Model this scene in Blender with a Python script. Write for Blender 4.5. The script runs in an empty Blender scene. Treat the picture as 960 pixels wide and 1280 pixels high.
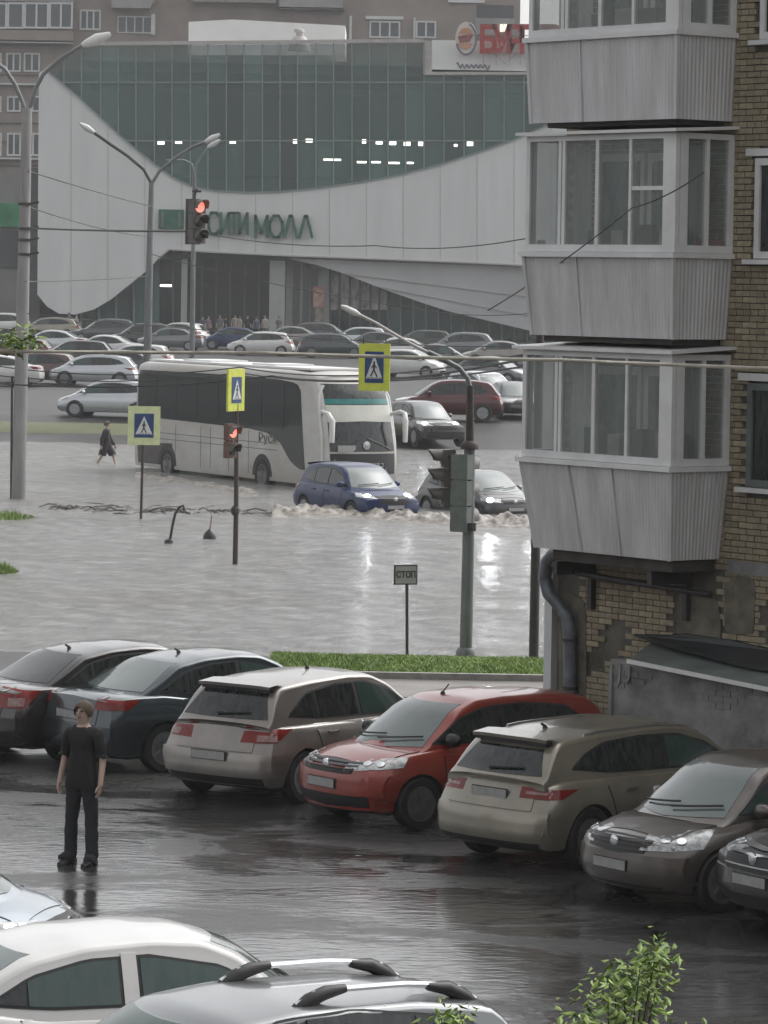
import bpy, bmesh, math, random
from mathutils import Vector, Matrix, noise
from mathutils.bvhtree import BVHTree
from mathutils.geometry import tessellate_polygon

random.seed(7)
R = math.radians
SC = bpy.context.scene
COL = SC.collection

# ------------------------------------------------------------------ camera
F, PX, PY, H = 4800.0, 480.0, 352.0, 6.44      # focal length in photo pixels, principal point, eye height
ROLL = R(1.0)
CR, SR = math.cos(ROLL), math.sin(ROLL)
cam_d = bpy.data.cameras.new('camera')
cam = bpy.data.objects.new('camera', cam_d)
COL.objects.link(cam)
cam_d.sensor_width = 36.0
cam_d.lens = F * 36.0 / 1280.0
cam_d.shift_y = -(640.0 - PY) / 1280.0
cam_d.clip_start, cam_d.clip_end = 1.0, 8000.0
cam.location = (0, 0, H)
cam.rotation_euler = (R(90), -ROLL, 0)
SC.camera = cam

# ------------------------------------------------------------------ sky, sun, exposure (overcast, raining)
SUN_EL, SUN_AZ = R(50), R(55)
w = bpy.data.worlds.new('World'); SC.world = w; w.use_nodes = True
nt = w.node_tree; nt.nodes.clear()
sky = nt.nodes.new('ShaderNodeTexSky'); sky.sky_type = 'NISHITA'; sky.sun_disc = False
sky.sun_elevation, sky.sun_rotation = SUN_EL, SUN_AZ
sky.air_density, sky.dust_density, sky.ozone_density = 1.0, 4.0, 1.0
hs = nt.nodes.new('ShaderNodeHueSaturation'); hs.inputs['Saturation'].default_value = 0.10
bg = nt.nodes.new('ShaderNodeBackground'); bg.inputs['Strength'].default_value = 0.15
wo = nt.nodes.new('ShaderNodeOutputWorld')
nt.links.new(sky.outputs[0], hs.inputs['Color']); nt.links.new(hs.outputs[0], bg.inputs[0]); nt.links.new(bg.outputs[0], wo.inputs[0])
sl = bpy.data.lights.new('sun', 'SUN'); sl.energy = 0.5; sl.angle = R(80); sl.color = (1.0, 0.98, 0.95)
so = bpy.data.objects.new('sun', sl); COL.objects.link(so)
so.rotation_euler = (R(90) - SUN_EL, 0, math.pi - SUN_AZ)
so.location = (0, 0, 60)
SC.view_settings.view_transform = 'Standard'
SC.view_settings.look = 'None'
SC.view_settings.exposure = 0.78
SC.view_settings.gamma = 1.0

# ------------------------------------------------------------------ measuring the photograph
def unroll(px, py):
    dx, dy = px - PX, py - PY
    return dx * CR + dy * SR, -dx * SR + dy * CR

def W(px, py, D):
    x, y = unroll(px, py)
    return Vector((x * D / F, D, H - y * D / F))

def G(px, py, z=0.0):
    x, y = unroll(px, py)
    D = F * (H - z) / y
    return Vector((x * D / F, D, z))

# ------------------------------------------------------------------ mesh builder
def lin(a, b, t):
    return a + (b - a) * t

class MB:
    def __init__(s):
        s.v, s.f, s.m = [], [], []
    def add(s, verts, faces, mi=0):
        o = len(s.v)
        s.v += [tuple(p) for p in verts]
        s.f += [tuple(i + o for i in f) for f in faces]
        s.m += [mi] * len(faces)
        return s
    def box(s, c, d, mi=0, rz=0.0, M=None):
        c = Vector(c); hx, hy, hz = d[0] / 2, d[1] / 2, d[2] / 2
        P = [Vector((x, y, z)) for z in (-hz, hz) for y in (-hy, hy) for x in (-hx, hx)]
        if M is None: M = Matrix.Rotation(rz, 3, 'Z') if rz else None
        if M is not None: P = [M @ p for p in P]
        return s.add([p + c for p in P], [(0, 2, 3, 1), (4, 5, 7, 6), (0, 1, 5, 4), (2, 6, 7, 3), (0, 4, 6, 2), (1, 3, 7, 5)], mi)
    def b2(s, lo, hi, mi=0):
        return s.box([(a + b) / 2 for a, b in zip(lo, hi)], [abs(b - a) for a, b in zip(lo, hi)], mi)
    def bar(s, p, q, wd, th, mi=0, up=(0, 0, 1)):
        p, q = Vector(p), Vector(q); d = q - p; L = d.length
        if L < 1e-6: return s
        z = d / L; u = Vector(up)
        if abs(z.dot(u)) > .99: u = Vector((0, 1, 0))
        x = u.cross(z).normalized(); y = z.cross(x)
        M = Matrix((x, y, z)).transposed()
        return s.box((p + q) / 2, (wd, th, L), mi, M=M)
    def tube(s, pts, r, n=8, mi=0, cap=True):
        pts = [Vector(p) for p in pts]
        rs = r if isinstance(r, (list, tuple)) else [r] * len(pts)
        vs, fs = [], []; prev = None
        for i, p in enumerate(pts):
            t = (pts[min(i + 1, len(pts) - 1)] - pts[max(i - 1, 0)])
            if t.length < 1e-9: t = Vector((0, 0, 1))
            t.normalize()
            if prev is None:
                a = Vector((0, 0, 1)) if abs(t.z) < .9 else Vector((0, 1, 0))
                x = a.cross(t).normalized()
            else:
                x = (prev - t * prev.dot(t))
                x = x.normalized() if x.length > 1e-6 else Vector((1, 0, 0)).cross(t).normalized()
            prev = x; y = t.cross(x)
            for k in range(n):
                a = 2 * math.pi * k / n
                vs.append(p + (x * math.cos(a) + y * math.sin(a)) * rs[i])
        for i in range(len(pts) - 1):
            for k in range(n):
                k2 = (k + 1) % n
                fs.append((i * n + k, i * n + k2, (i + 1) * n + k2, (i + 1) * n + k))
        if cap:
            fs.append(tuple(range(n - 1, -1, -1))); fs.append(tuple((len(pts) - 1) * n + k for k in range(n)))
        return s.add(vs, fs, mi)
    def lathe(s, prof, n=16, c=(0, 0, 0), axis='z', mi=0, closed=False):
        c = Vector(c); vs, fs = [], []; m = len(prof)
        for r, h in prof:
            for k in range(n):
                a = 2 * math.pi * k / n
                u, v_ = r * math.cos(a), r * math.sin(a)
                vs.append(c + (Vector((u, v_, h)) if axis == 'z' else Vector((u, h, v_)) if axis == 'y' else Vector((h, u, v_))))
        rng = range(m if closed else m - 1)
        for i in rng:
            j = (i + 1) % m
            for k in range(n):
                k2 = (k + 1) % n
                f = (i * n + k, i * n + k2, j * n + k2, j * n + k)
                fs.append(f if axis != 'y' else f[::-1])
        if not closed:
            if prof[0][0] > 1e-6: fs.append(tuple(range(n)))
            if prof[-1][0] > 1e-6: fs.append(tuple((m - 1) * n + k for k in range(n)))
        return s.add(vs, fs, mi)
    def grid(s, rows, mi=0):
        n, m = len(rows), len(rows[0])
        vs = [p for r in rows for p in r]
        fs = [(i * m + j, i * m + j + 1, (i + 1) * m + j + 1, (i + 1) * m + j) for i in range(n - 1) for j in range(m - 1)]
        return s.add(vs, fs, mi)
    def prism(s, poly, off, mi=0):
        """poly: list of 3-D points (any simple outline), extruded by vector off (or per-vertex list)"""
        P = [Vector(p) for p in poly]; n = len(P)
        O = [Vector(o) for o in off] if isinstance(off, list) else [Vector(off)] * n
        tris = tessellate_polygon([P])
        vs = P + [p + o for p, o in zip(P, O)]
        fs = [tuple(t) for t in tris] + [tuple(i + n for i in reversed(t)) for t in tris]
        fs += [(i, (i + 1) % n, n + (i + 1) % n, n + i) for i in range(n)]
        return s.add(vs, fs, mi)
    def mesh(s, name, smooth=None, fix=True):
        me = bpy.data.meshes.new(name)
        me.from_pydata(s.v, [], s.f); 
        me.polygons.foreach_set('material_index', s.m)
        if fix:
            bm = bmesh.new(); bm.from_mesh(me)
            bmesh.ops.recalc_face_normals(bm, faces=bm.faces); bm.to_mesh(me); bm.free()
        if smooth is not None:
            me.polygons.foreach_set('use_smooth', [True] * len(me.polygons))
            me.set_sharp_from_angle(angle=R(smooth))
        me.update()
        return me

def link(name, me, mats, parent=None, loc=None, rz=0):
    if not isinstance(mats, (list, tuple)): mats = [mats]
    if not me.materials:
        for m in mats: me.materials.append(m)
    o = bpy.data.objects.new(name, me); COL.objects.link(o)
    if parent is not None: o.parent = parent
    if loc is not None: o.location = loc
    if rz: o.rotation_euler = (0, 0, rz)
    return o

def obj(name, mb, mats, parent=None, smooth=None, loc=None, rz=0, fix=True):
    return link(name, mb.mesh(name, smooth, fix), mats, parent, loc, rz)

def tag(o, label=None, cat=None, group=None, kind=None):
    if label: o['label'] = label
    if cat: o['category'] = cat
    if group: o['group'] = group
    if kind: o['kind'] = kind
    return o

def thing(name, label, cat, loc=(0, 0, 0), rz=0.0, group=None):
    o = bpy.data.objects.new(name, None); COL.objects.link(o)
    o.empty_display_size = .3
    o.location = loc; o.rotation_euler = (0, 0, rz)
    return tag(o, label, cat, group)

def struct(name, mb, m, smooth=None, fix=True):
    return tag(obj(name, mb, m, None, smooth, fix=fix), kind='structure')

def copy_tree(o, parent=None):
    c = o.copy(); COL.objects.link(c)
    if parent is not None: c.parent = parent
    for ch in list(o.children): copy_tree(ch, c)
    return c

def evalmesh(o):
    dg = bpy.context.evaluated_depsgraph_get(); dg.update()
    return bpy.data.meshes.new_from_object(o.evaluated_get(dg))

def text(name, body, size, mat_, parent, loc, rot=(R(90), 0, 0), ext=.01, sx=1.0, bold=0.0, align='CENTER'):
    c = bpy.data.curves.new(name, 'FONT'); c.body = body; c.size = size; c.extrude = ext; c.offset = bold
    c.align_x = align; c.align_y = 'CENTER'; c.resolution_u = 3
    t = bpy.data.objects.new('tmp_text', c); COL.objects.link(t)
    me = evalmesh(t); bpy.data.objects.remove(t); me.name = name
    me.materials.clear()
    o = link(name, me, mat_, parent, loc); o.rotation_euler = rot; o.scale = (sx, 1, 1)
    return o

# ------------------------------------------------------------------ materials
MATS = {}
def N(nt, t, **kw):
    n = nt.nodes.new(t)
    for k, v in kw.items():
        if k in n.inputs: n.inputs[k].default_value = v
        else: setattr(n, k, v)
    return n

def base(name):
    m = bpy.data.materials.new(name); m.use_nodes = True
    nt = m.node_tree; b = nt.nodes['Principled BSDF']
    MATS[name] = m
    return m, nt, b

def ramp(nt, src, p0, p1, c0=(0, 0, 0, 1), c1=(1, 1, 1, 1)):
    r = nt.nodes.new('ShaderNodeValToRGB')
    r.color_ramp.elements[0].position, r.color_ramp.elements[1].position = p0, p1
    r.color_ramp.elements[0].color, r.color_ramp.elements[1].color = c0, c1
    nt.links.new(src, r.inputs[0]); return r

def coords(nt, kind='Object', scale=(1, 1, 1)):
    tc = nt.nodes.new('ShaderNodeTexCoord'); mp = nt.nodes.new('ShaderNodeMapping')
    mp.inputs['Scale'].default_value = scale
    nt.links.new(tc.outputs[kind], mp.inputs[0]); return mp.outputs[0]

def mat(name, col, rough=.6, metal=0.0, var=.25, vscale=3.0, vs=(1, 1, 1), bump=0.0, bscale=40.0, col2=None, coat=0.0, spec=.5, kind='Object', emit=None, rand=0.0, edge=(.35, .65)):
    """plain surface: two tones mixed by noise (dirt, weathering), optional relief"""
    m, nt, b = base(name)
    c1 = tuple(col) + (1,)
    c2 = tuple(col2) + (1,) if col2 else tuple(max(0, x * (1 - var)) for x in col) + (1,)
    v = coords(nt, kind, vs)
    nz = N(nt, 'ShaderNodeTexNoise', Scale=vscale, Detail=5.0, Roughness=.6)
    nt.links.new(v, nz.inputs['Vector'])
    r = ramp(nt, nz.outputs[0], edge[0], edge[1], c1, c2)
    out = r.outputs[0]
    if rand:
        oi = nt.nodes.new('ShaderNodeObjectInfo'); mr = N(nt, 'ShaderNodeMapRange'); mr.inputs[3].default_value = 1 - rand; mr.inputs[4].default_value = 1 + rand * .6
        nt.links.new(oi.outputs['Random'], mr.inputs[0])
        mx = nt.nodes.new('ShaderNodeVectorMath'); mx.operation = 'SCALE'
        nt.links.new(out, mx.inputs[0]); nt.links.new(mr.outputs[0], mx.inputs['Scale']); out = mx.outputs[0]
    nt.links.new(out, b.inputs['Base Color'])
    b.inputs['Roughness'].default_value = rough; b.inputs['Metallic'].default_value = metal
    b.inputs['Specular IOR Level'].default_value = spec
    if coat:
        b.inputs['Coat Weight'].default_value = coat; b.inputs['Coat Roughness'].default_value = .08
    if bump:
        n2 = N(nt, 'ShaderNodeTexNoise', Scale=bscale, Detail=4.0)
        nt.links.new(v, n2.inputs['Vector'])
        bp = N(nt, 'ShaderNodeBump', Strength=bump, Distance=.02)
        nt.links.new(n2.outputs[0], bp.inputs['Height']); nt.links.new(bp.outputs[0], b.inputs['Normal'])
    if emit:
        b.inputs['Emission Color'].default_value = tuple(emit[:3]) + (1,); b.inputs['Emission Strength'].default_value = emit[3]
    return m

def paint(name, col, metal=.35, rough=.3, dirt=.25, coat=.75, spec=.5):
    """wet car paint: clear coat, rain beads, road film thickening to a muddy tone in patches"""
    m, nt, b = base(name)
    v = coords(nt)
    nz = N(nt, 'ShaderNodeTexNoise', Scale=2.2, Detail=6.0, Roughness=.65); nt.links.new(v, nz.inputs['Vector'])
    c1 = tuple(col) + (1,); c2 = tuple(lin(x, y, dirt) for x, y in zip(col, (.10, .09, .08))) + (1,)
    r = ramp(nt, nz.outputs[0], .42, .68, c1, c2); nt.links.new(r.outputs[0], b.inputs['Base Color'])
    b.inputs['Metallic'].default_value = metal; b.inputs['Roughness'].default_value = rough
    b.inputs['Coat Weight'].default_value = coat; b.inputs['Specular IOR Level'].default_value = spec; b.inputs['Coat Roughness'].default_value = .06
    vo = N(nt, 'ShaderNodeTexVoronoi', Scale=55.0); nt.links.new(v, vo.inputs['Vector'])
    rr = ramp(nt, vo.outputs['Distance'], .12, .32, (1, 1, 1, 1), (0, 0, 0, 1))
    bp = N(nt, 'ShaderNodeBump', Strength=.22, Distance=.004); nt.links.new(rr.outputs[0], bp.inputs['Height'])
    nt.links.new(bp.outputs[0], b.inputs['Coat Normal'])
    bp2 = N(nt, 'ShaderNodeBump', Strength=.10, Distance=.004); nt.links.new(rr.outputs[0], bp2.inputs['Height'])
    nt.links.new(bp2.outputs[0], b.inputs['Normal'])
    return m

def glass(name, col, rough=.06, alpha=1.0, streak=.15, spec=.6, sc=(6, 6, 1.2), rand=0.0):
    """dark window glass, rain-streaked relief and streaky tone; alpha < 1 lets what is behind show"""
    m, nt, b = base(name)
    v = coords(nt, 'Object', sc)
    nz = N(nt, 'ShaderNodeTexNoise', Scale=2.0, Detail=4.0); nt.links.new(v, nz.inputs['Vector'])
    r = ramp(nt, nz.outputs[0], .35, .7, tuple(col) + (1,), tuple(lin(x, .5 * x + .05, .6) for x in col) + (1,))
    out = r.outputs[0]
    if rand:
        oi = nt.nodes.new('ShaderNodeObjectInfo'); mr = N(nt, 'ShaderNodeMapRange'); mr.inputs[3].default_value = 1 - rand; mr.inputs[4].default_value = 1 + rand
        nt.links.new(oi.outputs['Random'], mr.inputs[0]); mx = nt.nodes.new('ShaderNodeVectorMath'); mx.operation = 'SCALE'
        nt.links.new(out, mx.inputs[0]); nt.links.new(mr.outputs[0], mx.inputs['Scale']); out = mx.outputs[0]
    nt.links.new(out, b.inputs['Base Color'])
    b.inputs['Roughness'].default_value = rough; b.inputs['Specular IOR Level'].default_value = spec
    bp = N(nt, 'ShaderNodeBump', Strength=streak, Distance=.01); nt.links.new(nz.outputs[0], bp.inputs['Height'])
    nt.links.new(bp.outputs[0], b.inputs['Normal'])
    if alpha < 1:
        lw = N(nt, 'ShaderNodeLayerWeight', Blend=.5)
        mr = N(nt, 'ShaderNodeMapRange'); mr.inputs[3].default_value = alpha; mr.inputs[4].default_value = 1.0
        pw = nt.nodes.new('ShaderNodeMath'); pw.operation = 'POWER'; pw.inputs[1].default_value = 4.0
        nt.links.new(lw.outputs['Facing'], pw.inputs[0]); nt.links.new(pw.outputs[0], mr.inputs[0]); nt.links.new(mr.outputs[0], b.inputs['Alpha'])
    return m

def emis(name, col, s):
    m, nt, b = base(name)
    b.inputs['Base Color'].default_value = (.6, .6, .6, 1)
    b.inputs['Emission Color'].default_value = tuple(col) + (1,); b.inputs['Emission Strength'].default_value = s
    return m

# --- grounds
def wet_asphalt():
    m, nt, b = base('wet_asphalt')
    v = coords(nt)
    n1 = N(nt, 'ShaderNodeTexNoise', Scale=90.0, Detail=4.0); nt.links.new(v, n1.inputs['Vector'])
    c = ramp(nt, n1.outputs[0], .32, .70, (.012, .012, .012, 1), (.080, .077, .074, 1))
    v2 = coords(nt, 'Object', (.55, 1.0, 1))
    pud = N(nt, 'ShaderNodeTexNoise', Scale=.62, Detail=8.0, Roughness=.66, Distortion=.6); nt.links.new(v2, pud.inputs['Vector'])
    pr = ramp(nt, pud.outputs[0], .44, .54)
    vc = N(nt, 'ShaderNodeTexVoronoi', Scale=.30); vc.feature = 'DISTANCE_TO_EDGE'
    wn = N(nt, 'ShaderNodeTexNoise', Scale=1.6, Detail=5.0); nt.links.new(v, wn.inputs['Vector'])
    wv = nt.nodes.new('ShaderNodeVectorMath'); wv.operation = 'MULTIPLY_ADD'; wv.inputs[1].default_value = (.9, .9, 0); nt.links.new(wn.outputs[1], wv.inputs[0]); nt.links.new(v, wv.inputs[2]); nt.links.new(wv.outputs[0], vc.inputs['Vector'])
    cr = ramp(nt, vc.outputs['Distance'], .004, .014, (.25, .25, .25, 1), (1, 1, 1, 1))
    mm = nt.nodes.new('ShaderNodeVectorMath'); mm.operation = 'MULTIPLY'; nt.links.new(c.outputs[0], mm.inputs[0]); nt.links.new(cr.outputs[0], mm.inputs[1])
    nt.links.new(mm.outputs[0], b.inputs['Base Color'])
    rr = N(nt, 'ShaderNodeMapRange'); rr.inputs[3].default_value = .36; rr.inputs[4].default_value = .08
    nt.links.new(pr.outputs[0], rr.inputs[0]); nt.links.new(rr.outputs[0], b.inputs['Roughness'])
    sp_ = N(nt, 'ShaderNodeMapRange'); sp_.inputs[3].default_value = .40; sp_.inputs[4].default_value = 1.0
    nt.links.new(pr.outputs[0], sp_.inputs[0]); nt.links.new(sp_.outputs[0], b.inputs['Specular IOR Level'])
    # relief: stone grain where it is dry-ish, running ripples everywhere
    rip = N(nt, 'ShaderNodeTexNoise', Scale=7.0, Detail=3.0, Distortion=.6)
    v3 = coords(nt, 'Object', (.5, 1.2, 1)); nt.links.new(v3, rip.inputs['Vector'])
    gr = nt.nodes.new('ShaderNodeMath'); gr.operation = 'MULTIPLY_ADD'; gr.inputs[1].default_value = .10
    nt.links.new(n1.outputs[0], gr.inputs[0]); nt.links.new(rip.outputs[0], gr.inputs[2])
    bp = N(nt, 'ShaderNodeBump', Strength=.30, Distance=.05)
    br = N(nt, 'ShaderNodeMapRange'); br.inputs[3].default_value = .42; br.inputs[4].default_value = .12
    nt.links.new(pr.outputs[0], br.inputs[0]); nt.links.new(br.outputs[0], bp.inputs['Strength']); nt.links.new(gr.outputs[0], bp.inputs['Height'])
    nt.links.new(bp.outputs[0], b.inputs['Normal'])
    return m

def flood_water():
    m, nt, b = base('flood_water')
    v = coords(nt)
    n1 = N(nt, 'ShaderNodeTexNoise', Scale=.12, Detail=5.0, Roughness=.6); nt.links.new(v, n1.inputs['Vector'])
    c = ramp(nt, n1.outputs[0], .35, .7, (.27, .268, .262, 1), (.205, .198, .188, 1))
    nt.links.new(c.outputs[0], b.inputs['Base Color'])
    b.inputs['Roughness'].default_value = .13; b.inputs['Specular IOR Level'].default_value = .40; b.inputs['IOR'].default_value = 1.33
    v2 = coords(nt, 'Object', (1.0, .55, 1))
    w1 = N(nt, 'ShaderNodeTexNoise', Scale=1.7, Detail=8.0, Roughness=.70, Distortion=.7); nt.links.new(v2, w1.inputs['Vector'])
    w2 = N(nt, 'ShaderNodeTexNoise', Scale=.35, Detail=3.0, Distortion=1.0); nt.links.new(v2, w2.inputs['Vector'])
    ad = nt.nodes.new('ShaderNodeMath'); ad.operation = 'MULTIPLY_ADD'; ad.inputs[1].default_value = 1.6
    nt.links.new(w2.outputs[0], ad.inputs[0]); nt.links.new(w1.outputs[0], ad.inputs[2])
    bp = N(nt, 'ShaderNodeBump', Strength=1.0, Distance=.24); nt.links.new(ad.outputs[0], bp.inputs['Height'])
    nt.links.new(bp.outputs[0], b.inputs['Normal'])
    return m

M_asphalt = wet_asphalt(); M_water = flood_water()
M_far = mat('far_wet_road', (.045, .044, .043), .5, spec=.32, var=.4, vscale=.35, bump=.15, bscale=6)
M_path = mat('pale_wet_path', (.19, .175, .16), .38, var=.35, vscale=1.2, bump=.2, bscale=30)
M_soil = mat('wet_soil', (.06, .055, .04), .8, var=.4, vscale=4, bump=.4)
M_grass = mat('grass', (.20, .29, .06), .6, var=.45, vscale=2.6, kind='Object', col2=(.12, .185, .04))
M_verge = mat('dull_grass', (.12, .125, .065), .7, var=.35, vscale=.8, col2=(.085, .105, .045))
M_kerb = mat('kerb_concrete', (.30, .29, .27), .6, var=.35, vscale=5, bump=.2)
M_foam = mat('brown_foam', (.27, .245, .21), .4, var=.4, vscale=3.4, col2=(.085, .065, .048), bump=.8, bscale=14, edge=(.38, .62))
# --- mall
M_clad = mat('pale_cladding', (.64, .64, .63), .42, var=.10, vscale=.35, vs=(2, 2, .25), metal=.0)
M_soffit = mat('soffit_cladding', (.56, .56, .56), .45, var=.12, vscale=.3)
M_mallglass = glass('teal_curtain_glass', (.075, .155, .140), .06, .52, .8, .7, sc=(2.6, 2.6, .12), rand=.45)  # vertical colour streaks and per-pane tone paint in uneven reflections
M_shopglass = glass('dark_shop_glass', (.012, .020, .026), .07, .5, .25, .5, sc=(1, 1, .3))
M_mull = mat('grey_mullion', (.19, .25, .235), .45, var=.1)
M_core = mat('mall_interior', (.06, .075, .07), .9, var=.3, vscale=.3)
M_col = mat('grey_column', (.36, .36, .35), .6, var=.15, vscale=.6)
M_dark = mat('dark_wall', (.075, .075, .078), .7, var=.3, vscale=.7)
M_coping = mat('roof_coping', (.45, .43, .41), .5, var=.2)
M_whitebox = mat('roof_box_white', (.70, .70, .69), .6, var=.10, vscale=.5)
M_greenletter = mat('green_sign_letter', (.008, .11, .06), .35, var=.2)
M_red = mat('red_sign', (.34, .025, .022), .4, var=.2)
M_logo_w = mat('sign_white', (.62, .56, .52), .5, var=.1)
M_bun = mat('sign_orange', (.52, .24, .13), .5, var=.1)
M_ring = mat('sign_ring_grey', (.16, .16, .19), .5, var=.1)
M_lamp = emis('ceiling_lamp', (1.0, .98, .88), 7.0)
M_warm = emis('warm_window', (1.0, .85, .45), 1.6)
# --- housing
M_block = mat('block_brick', (.27, .225, .20), .85, var=.25, vscale=.6, bump=.2, bscale=2, col2=(.21, .185, .17))
M_block2 = mat('block_panel', (.30, .29, .285), .8, var=.2, vscale=.5)
M_winfr = mat('window_frame', (.58, .585, .58), .5, var=.15, vscale=2)
M_blkglass = glass('block_glass', (.06, .075, .085), .1, 1.0, .1)
M_mortar = mat('old_mortar', (.13, .12, .10), .9, var=.45, vscale=1.6, bump=.5, bscale=30, col2=(.06, .058, .045))
M_brick = mat('old_brick', (.37, .31, .21), .85, var=.35, vscale=9, bump=.5, bscale=60, rand=.28, col2=(.25, .215, .15))
M_plaster = mat('grey_plaster', (.25, .255, .245), .75, var=.45, vscale=2.2, bump=.4, bscale=14, col2=(.115, .115, .11))
M_tarpaper = mat('black_tar_sheet', (.022, .024, .027), .45, var=.4, vscale=2, bump=.3)
M_tin = mat('pale_tin', (.15, .175, .165), .5, var=.35, vscale=2, metal=.1)
M_panel = mat('balcony_sheet', (.56, .56, .565), .5, var=.20, vscale=1.5, vs=(3, 3, .35), col2=(.43, .425, .42))
M_upvc = mat('upvc_white', (.66, .66, .655), .4, var=.15, vscale=2.5)
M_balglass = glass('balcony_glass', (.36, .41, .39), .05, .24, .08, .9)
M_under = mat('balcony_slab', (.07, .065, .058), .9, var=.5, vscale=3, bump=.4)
M_pipe = mat('zinc_pipe', (.17, .20, .22), .4, metal=.4, var=.5, vscale=5, col2=(.10, .10, .11))
M_iron = mat('dark_iron', (.05, .048, .046), .5, metal=.2, var=.4, vscale=6)
M_redbox = mat('red_box', (.22, .02, .03), .5)
# --- street
M_conc = mat('pole_concrete', (.27, .265, .26), .7, var=.3, vscale=1.5, bump=.2, vs=(2, 2, .4))
M_polem = mat('pole_metal', (.17, .18, .18), .45, metal=.3, var=.35, vscale=3, vs=(2, 2, .5))
M_rust = mat('rusty_pole', (.055, .042, .036), .7, var=.4, vscale=4)
M_lampw = mat('lamp_head', (.60, .60, .58), .4, var=.1)
M_sigbody = mat('signal_housing', (.10, .09, .08), .5, var=.3, vscale=4)
M_sigbrown = mat('signal_brown', (.12, .06, .04), .5, var=.3, vscale=4)
M_siggrey = mat('signal_greygreen', (.14, .16, .145), .55, var=.3, vscale=4)
M_sigred = emis('signal_red', (1.0, .20, .11), .55)
M_sigoff = mat('signal_lens_off', (.03, .035, .03), .2)
M_yellow = mat('sign_lime', (.58, .62, .08), .5, var=.15, vscale=6)
M_lime2 = mat('sign_pale_lime', (.60, .66, .36), .5, var=.15, vscale=6)
M_blue = mat('sign_blue', (.012, .045, .16), .45, var=.2, vscale=6)
M_signw = mat('sign_face_white', (.58, .60, .58), .5, var=.1, vscale=6)
M_signg = mat('sign_face_grey', (.33, .34, .33), .5, var=.2, vscale=8)
M_black = mat('black_plastic', (.018, .018, .019), .45, var=.3, vscale=8)
M_wire = mat('wire', (.03, .03, .03), .6)
M_creamwire = mat('cream_cable', (.48, .46, .40), .45, var=.25, vscale=20)
# --- vehicles
M_tyre = mat('tyre', (.016, .016, .017), .65, var=.3, vscale=10)
M_rim = mat('alloy', (.34, .35, .36), .35, metal=.7, var=.3, vscale=8)
M_rimdk = mat('alloy_dark', (.20, .205, .205), .35, metal=.6, var=.3, vscale=8)
M_cglass = glass('car_glass', (.010, .014, .014), .04, 1.0, .05, .55)
M_cglassg = glass('car_glass_green', (.030, .062, .053), .05, 1.0, .05, .55)
M_cscreen = glass('car_windscreen', (.10, .125, .122), .07, 1.0, .12, 1.0)  # base colour lightened to carry the sky reflected in windscreens
M_chrome = mat('chrome', (.62, .63, .64), .15, metal=.9, var=.1)
M_tail = mat('tail_lamp_red', (.13, .005, .004), .2, var=.35, vscale=14, coat=.35, col2=(.20, .014, .011), spec=.25)
M_tailw = mat('tail_lamp_clear', (.34, .20, .19), .2, var=.5, vscale=18, coat=.4, spec=.3)
M_headl = mat('head_lamp_clear', (.55, .56, .56), .12, var=.55, vscale=16, coat=1.0, col2=(.16, .165, .17))
M_headon = emis('head_lamp_lit', (.92, .98, 1.0), 45.0)
M_plate = mat('number_plate', (.34, .34, .33), .5, var=.2, vscale=12)
M_trim = mat('car_trim_black', (.020, .020, .021), .5, var=.3, vscale=6)
# --- people, plants
M_skin = mat('skin', (.46, .33, .27), .55, var=.1)
M_cloth = mat('black_cloth', (.012, .012, .013), .85, var=.3, vscale=9, bump=.3, bscale=30)
M_denim = mat('dark_trousers', (.014, .015, .019), .8, var=.3, vscale=9, bump=.3, bscale=30)
M_coat = mat('dark_coat', (.03, .025, .03), .85)
M_hair = mat('brown_hair', (.11, .075, .05), .7, var=.4, vscale=30, bump=.5, bscale=90)
M_shoe = mat('shoe', (.02, .02, .022), .5)
M_leaf = mat('leaf', (.30, .42, .07), .55, var=.5, vscale=7.0, col2=(.07, .14, .02))
M_bark = mat('bark', (.07, .055, .04), .9, var=.4, vscale=12, bump=.5)

# ------------------------------------------------------------------ cars
def pl(pts, x):
    if x <= pts[0][0]: return pts[0][1]
    for (a, p), (b, q) in zip(pts, pts[1:]):
        if x <= b: return p + (q - p) * (x - a) / max(b - a, 1e-6)
    return pts[-1][1]

def sm(pts, x, d=.06):
    return (pl(pts, x - d) + 2 * pl(pts, x - d / 2) + 2 * pl(pts, x) + 2 * pl(pts, x + d / 2) + pl(pts, x + d)) / 8

def catmull(P, n):
    out = []
    for i in range(len(P) - 1):
        p0, p1, p2, p3 = P[max(i - 1, 0)], P[i], P[i + 1], P[min(i + 2, len(P) - 1)]
        for k in range(n):
            t = k / n
            out.append(tuple(.5 * ((2 * b) + (c - a) * t + (2 * a - 5 * b + 4 * c - d) * t * t + (-a + 3 * b - 3 * c + d) * t ** 3)
                             for a, b, c, d in zip(p0, p1, p2, p3)))
    out.append(P[-1]); return out

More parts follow.
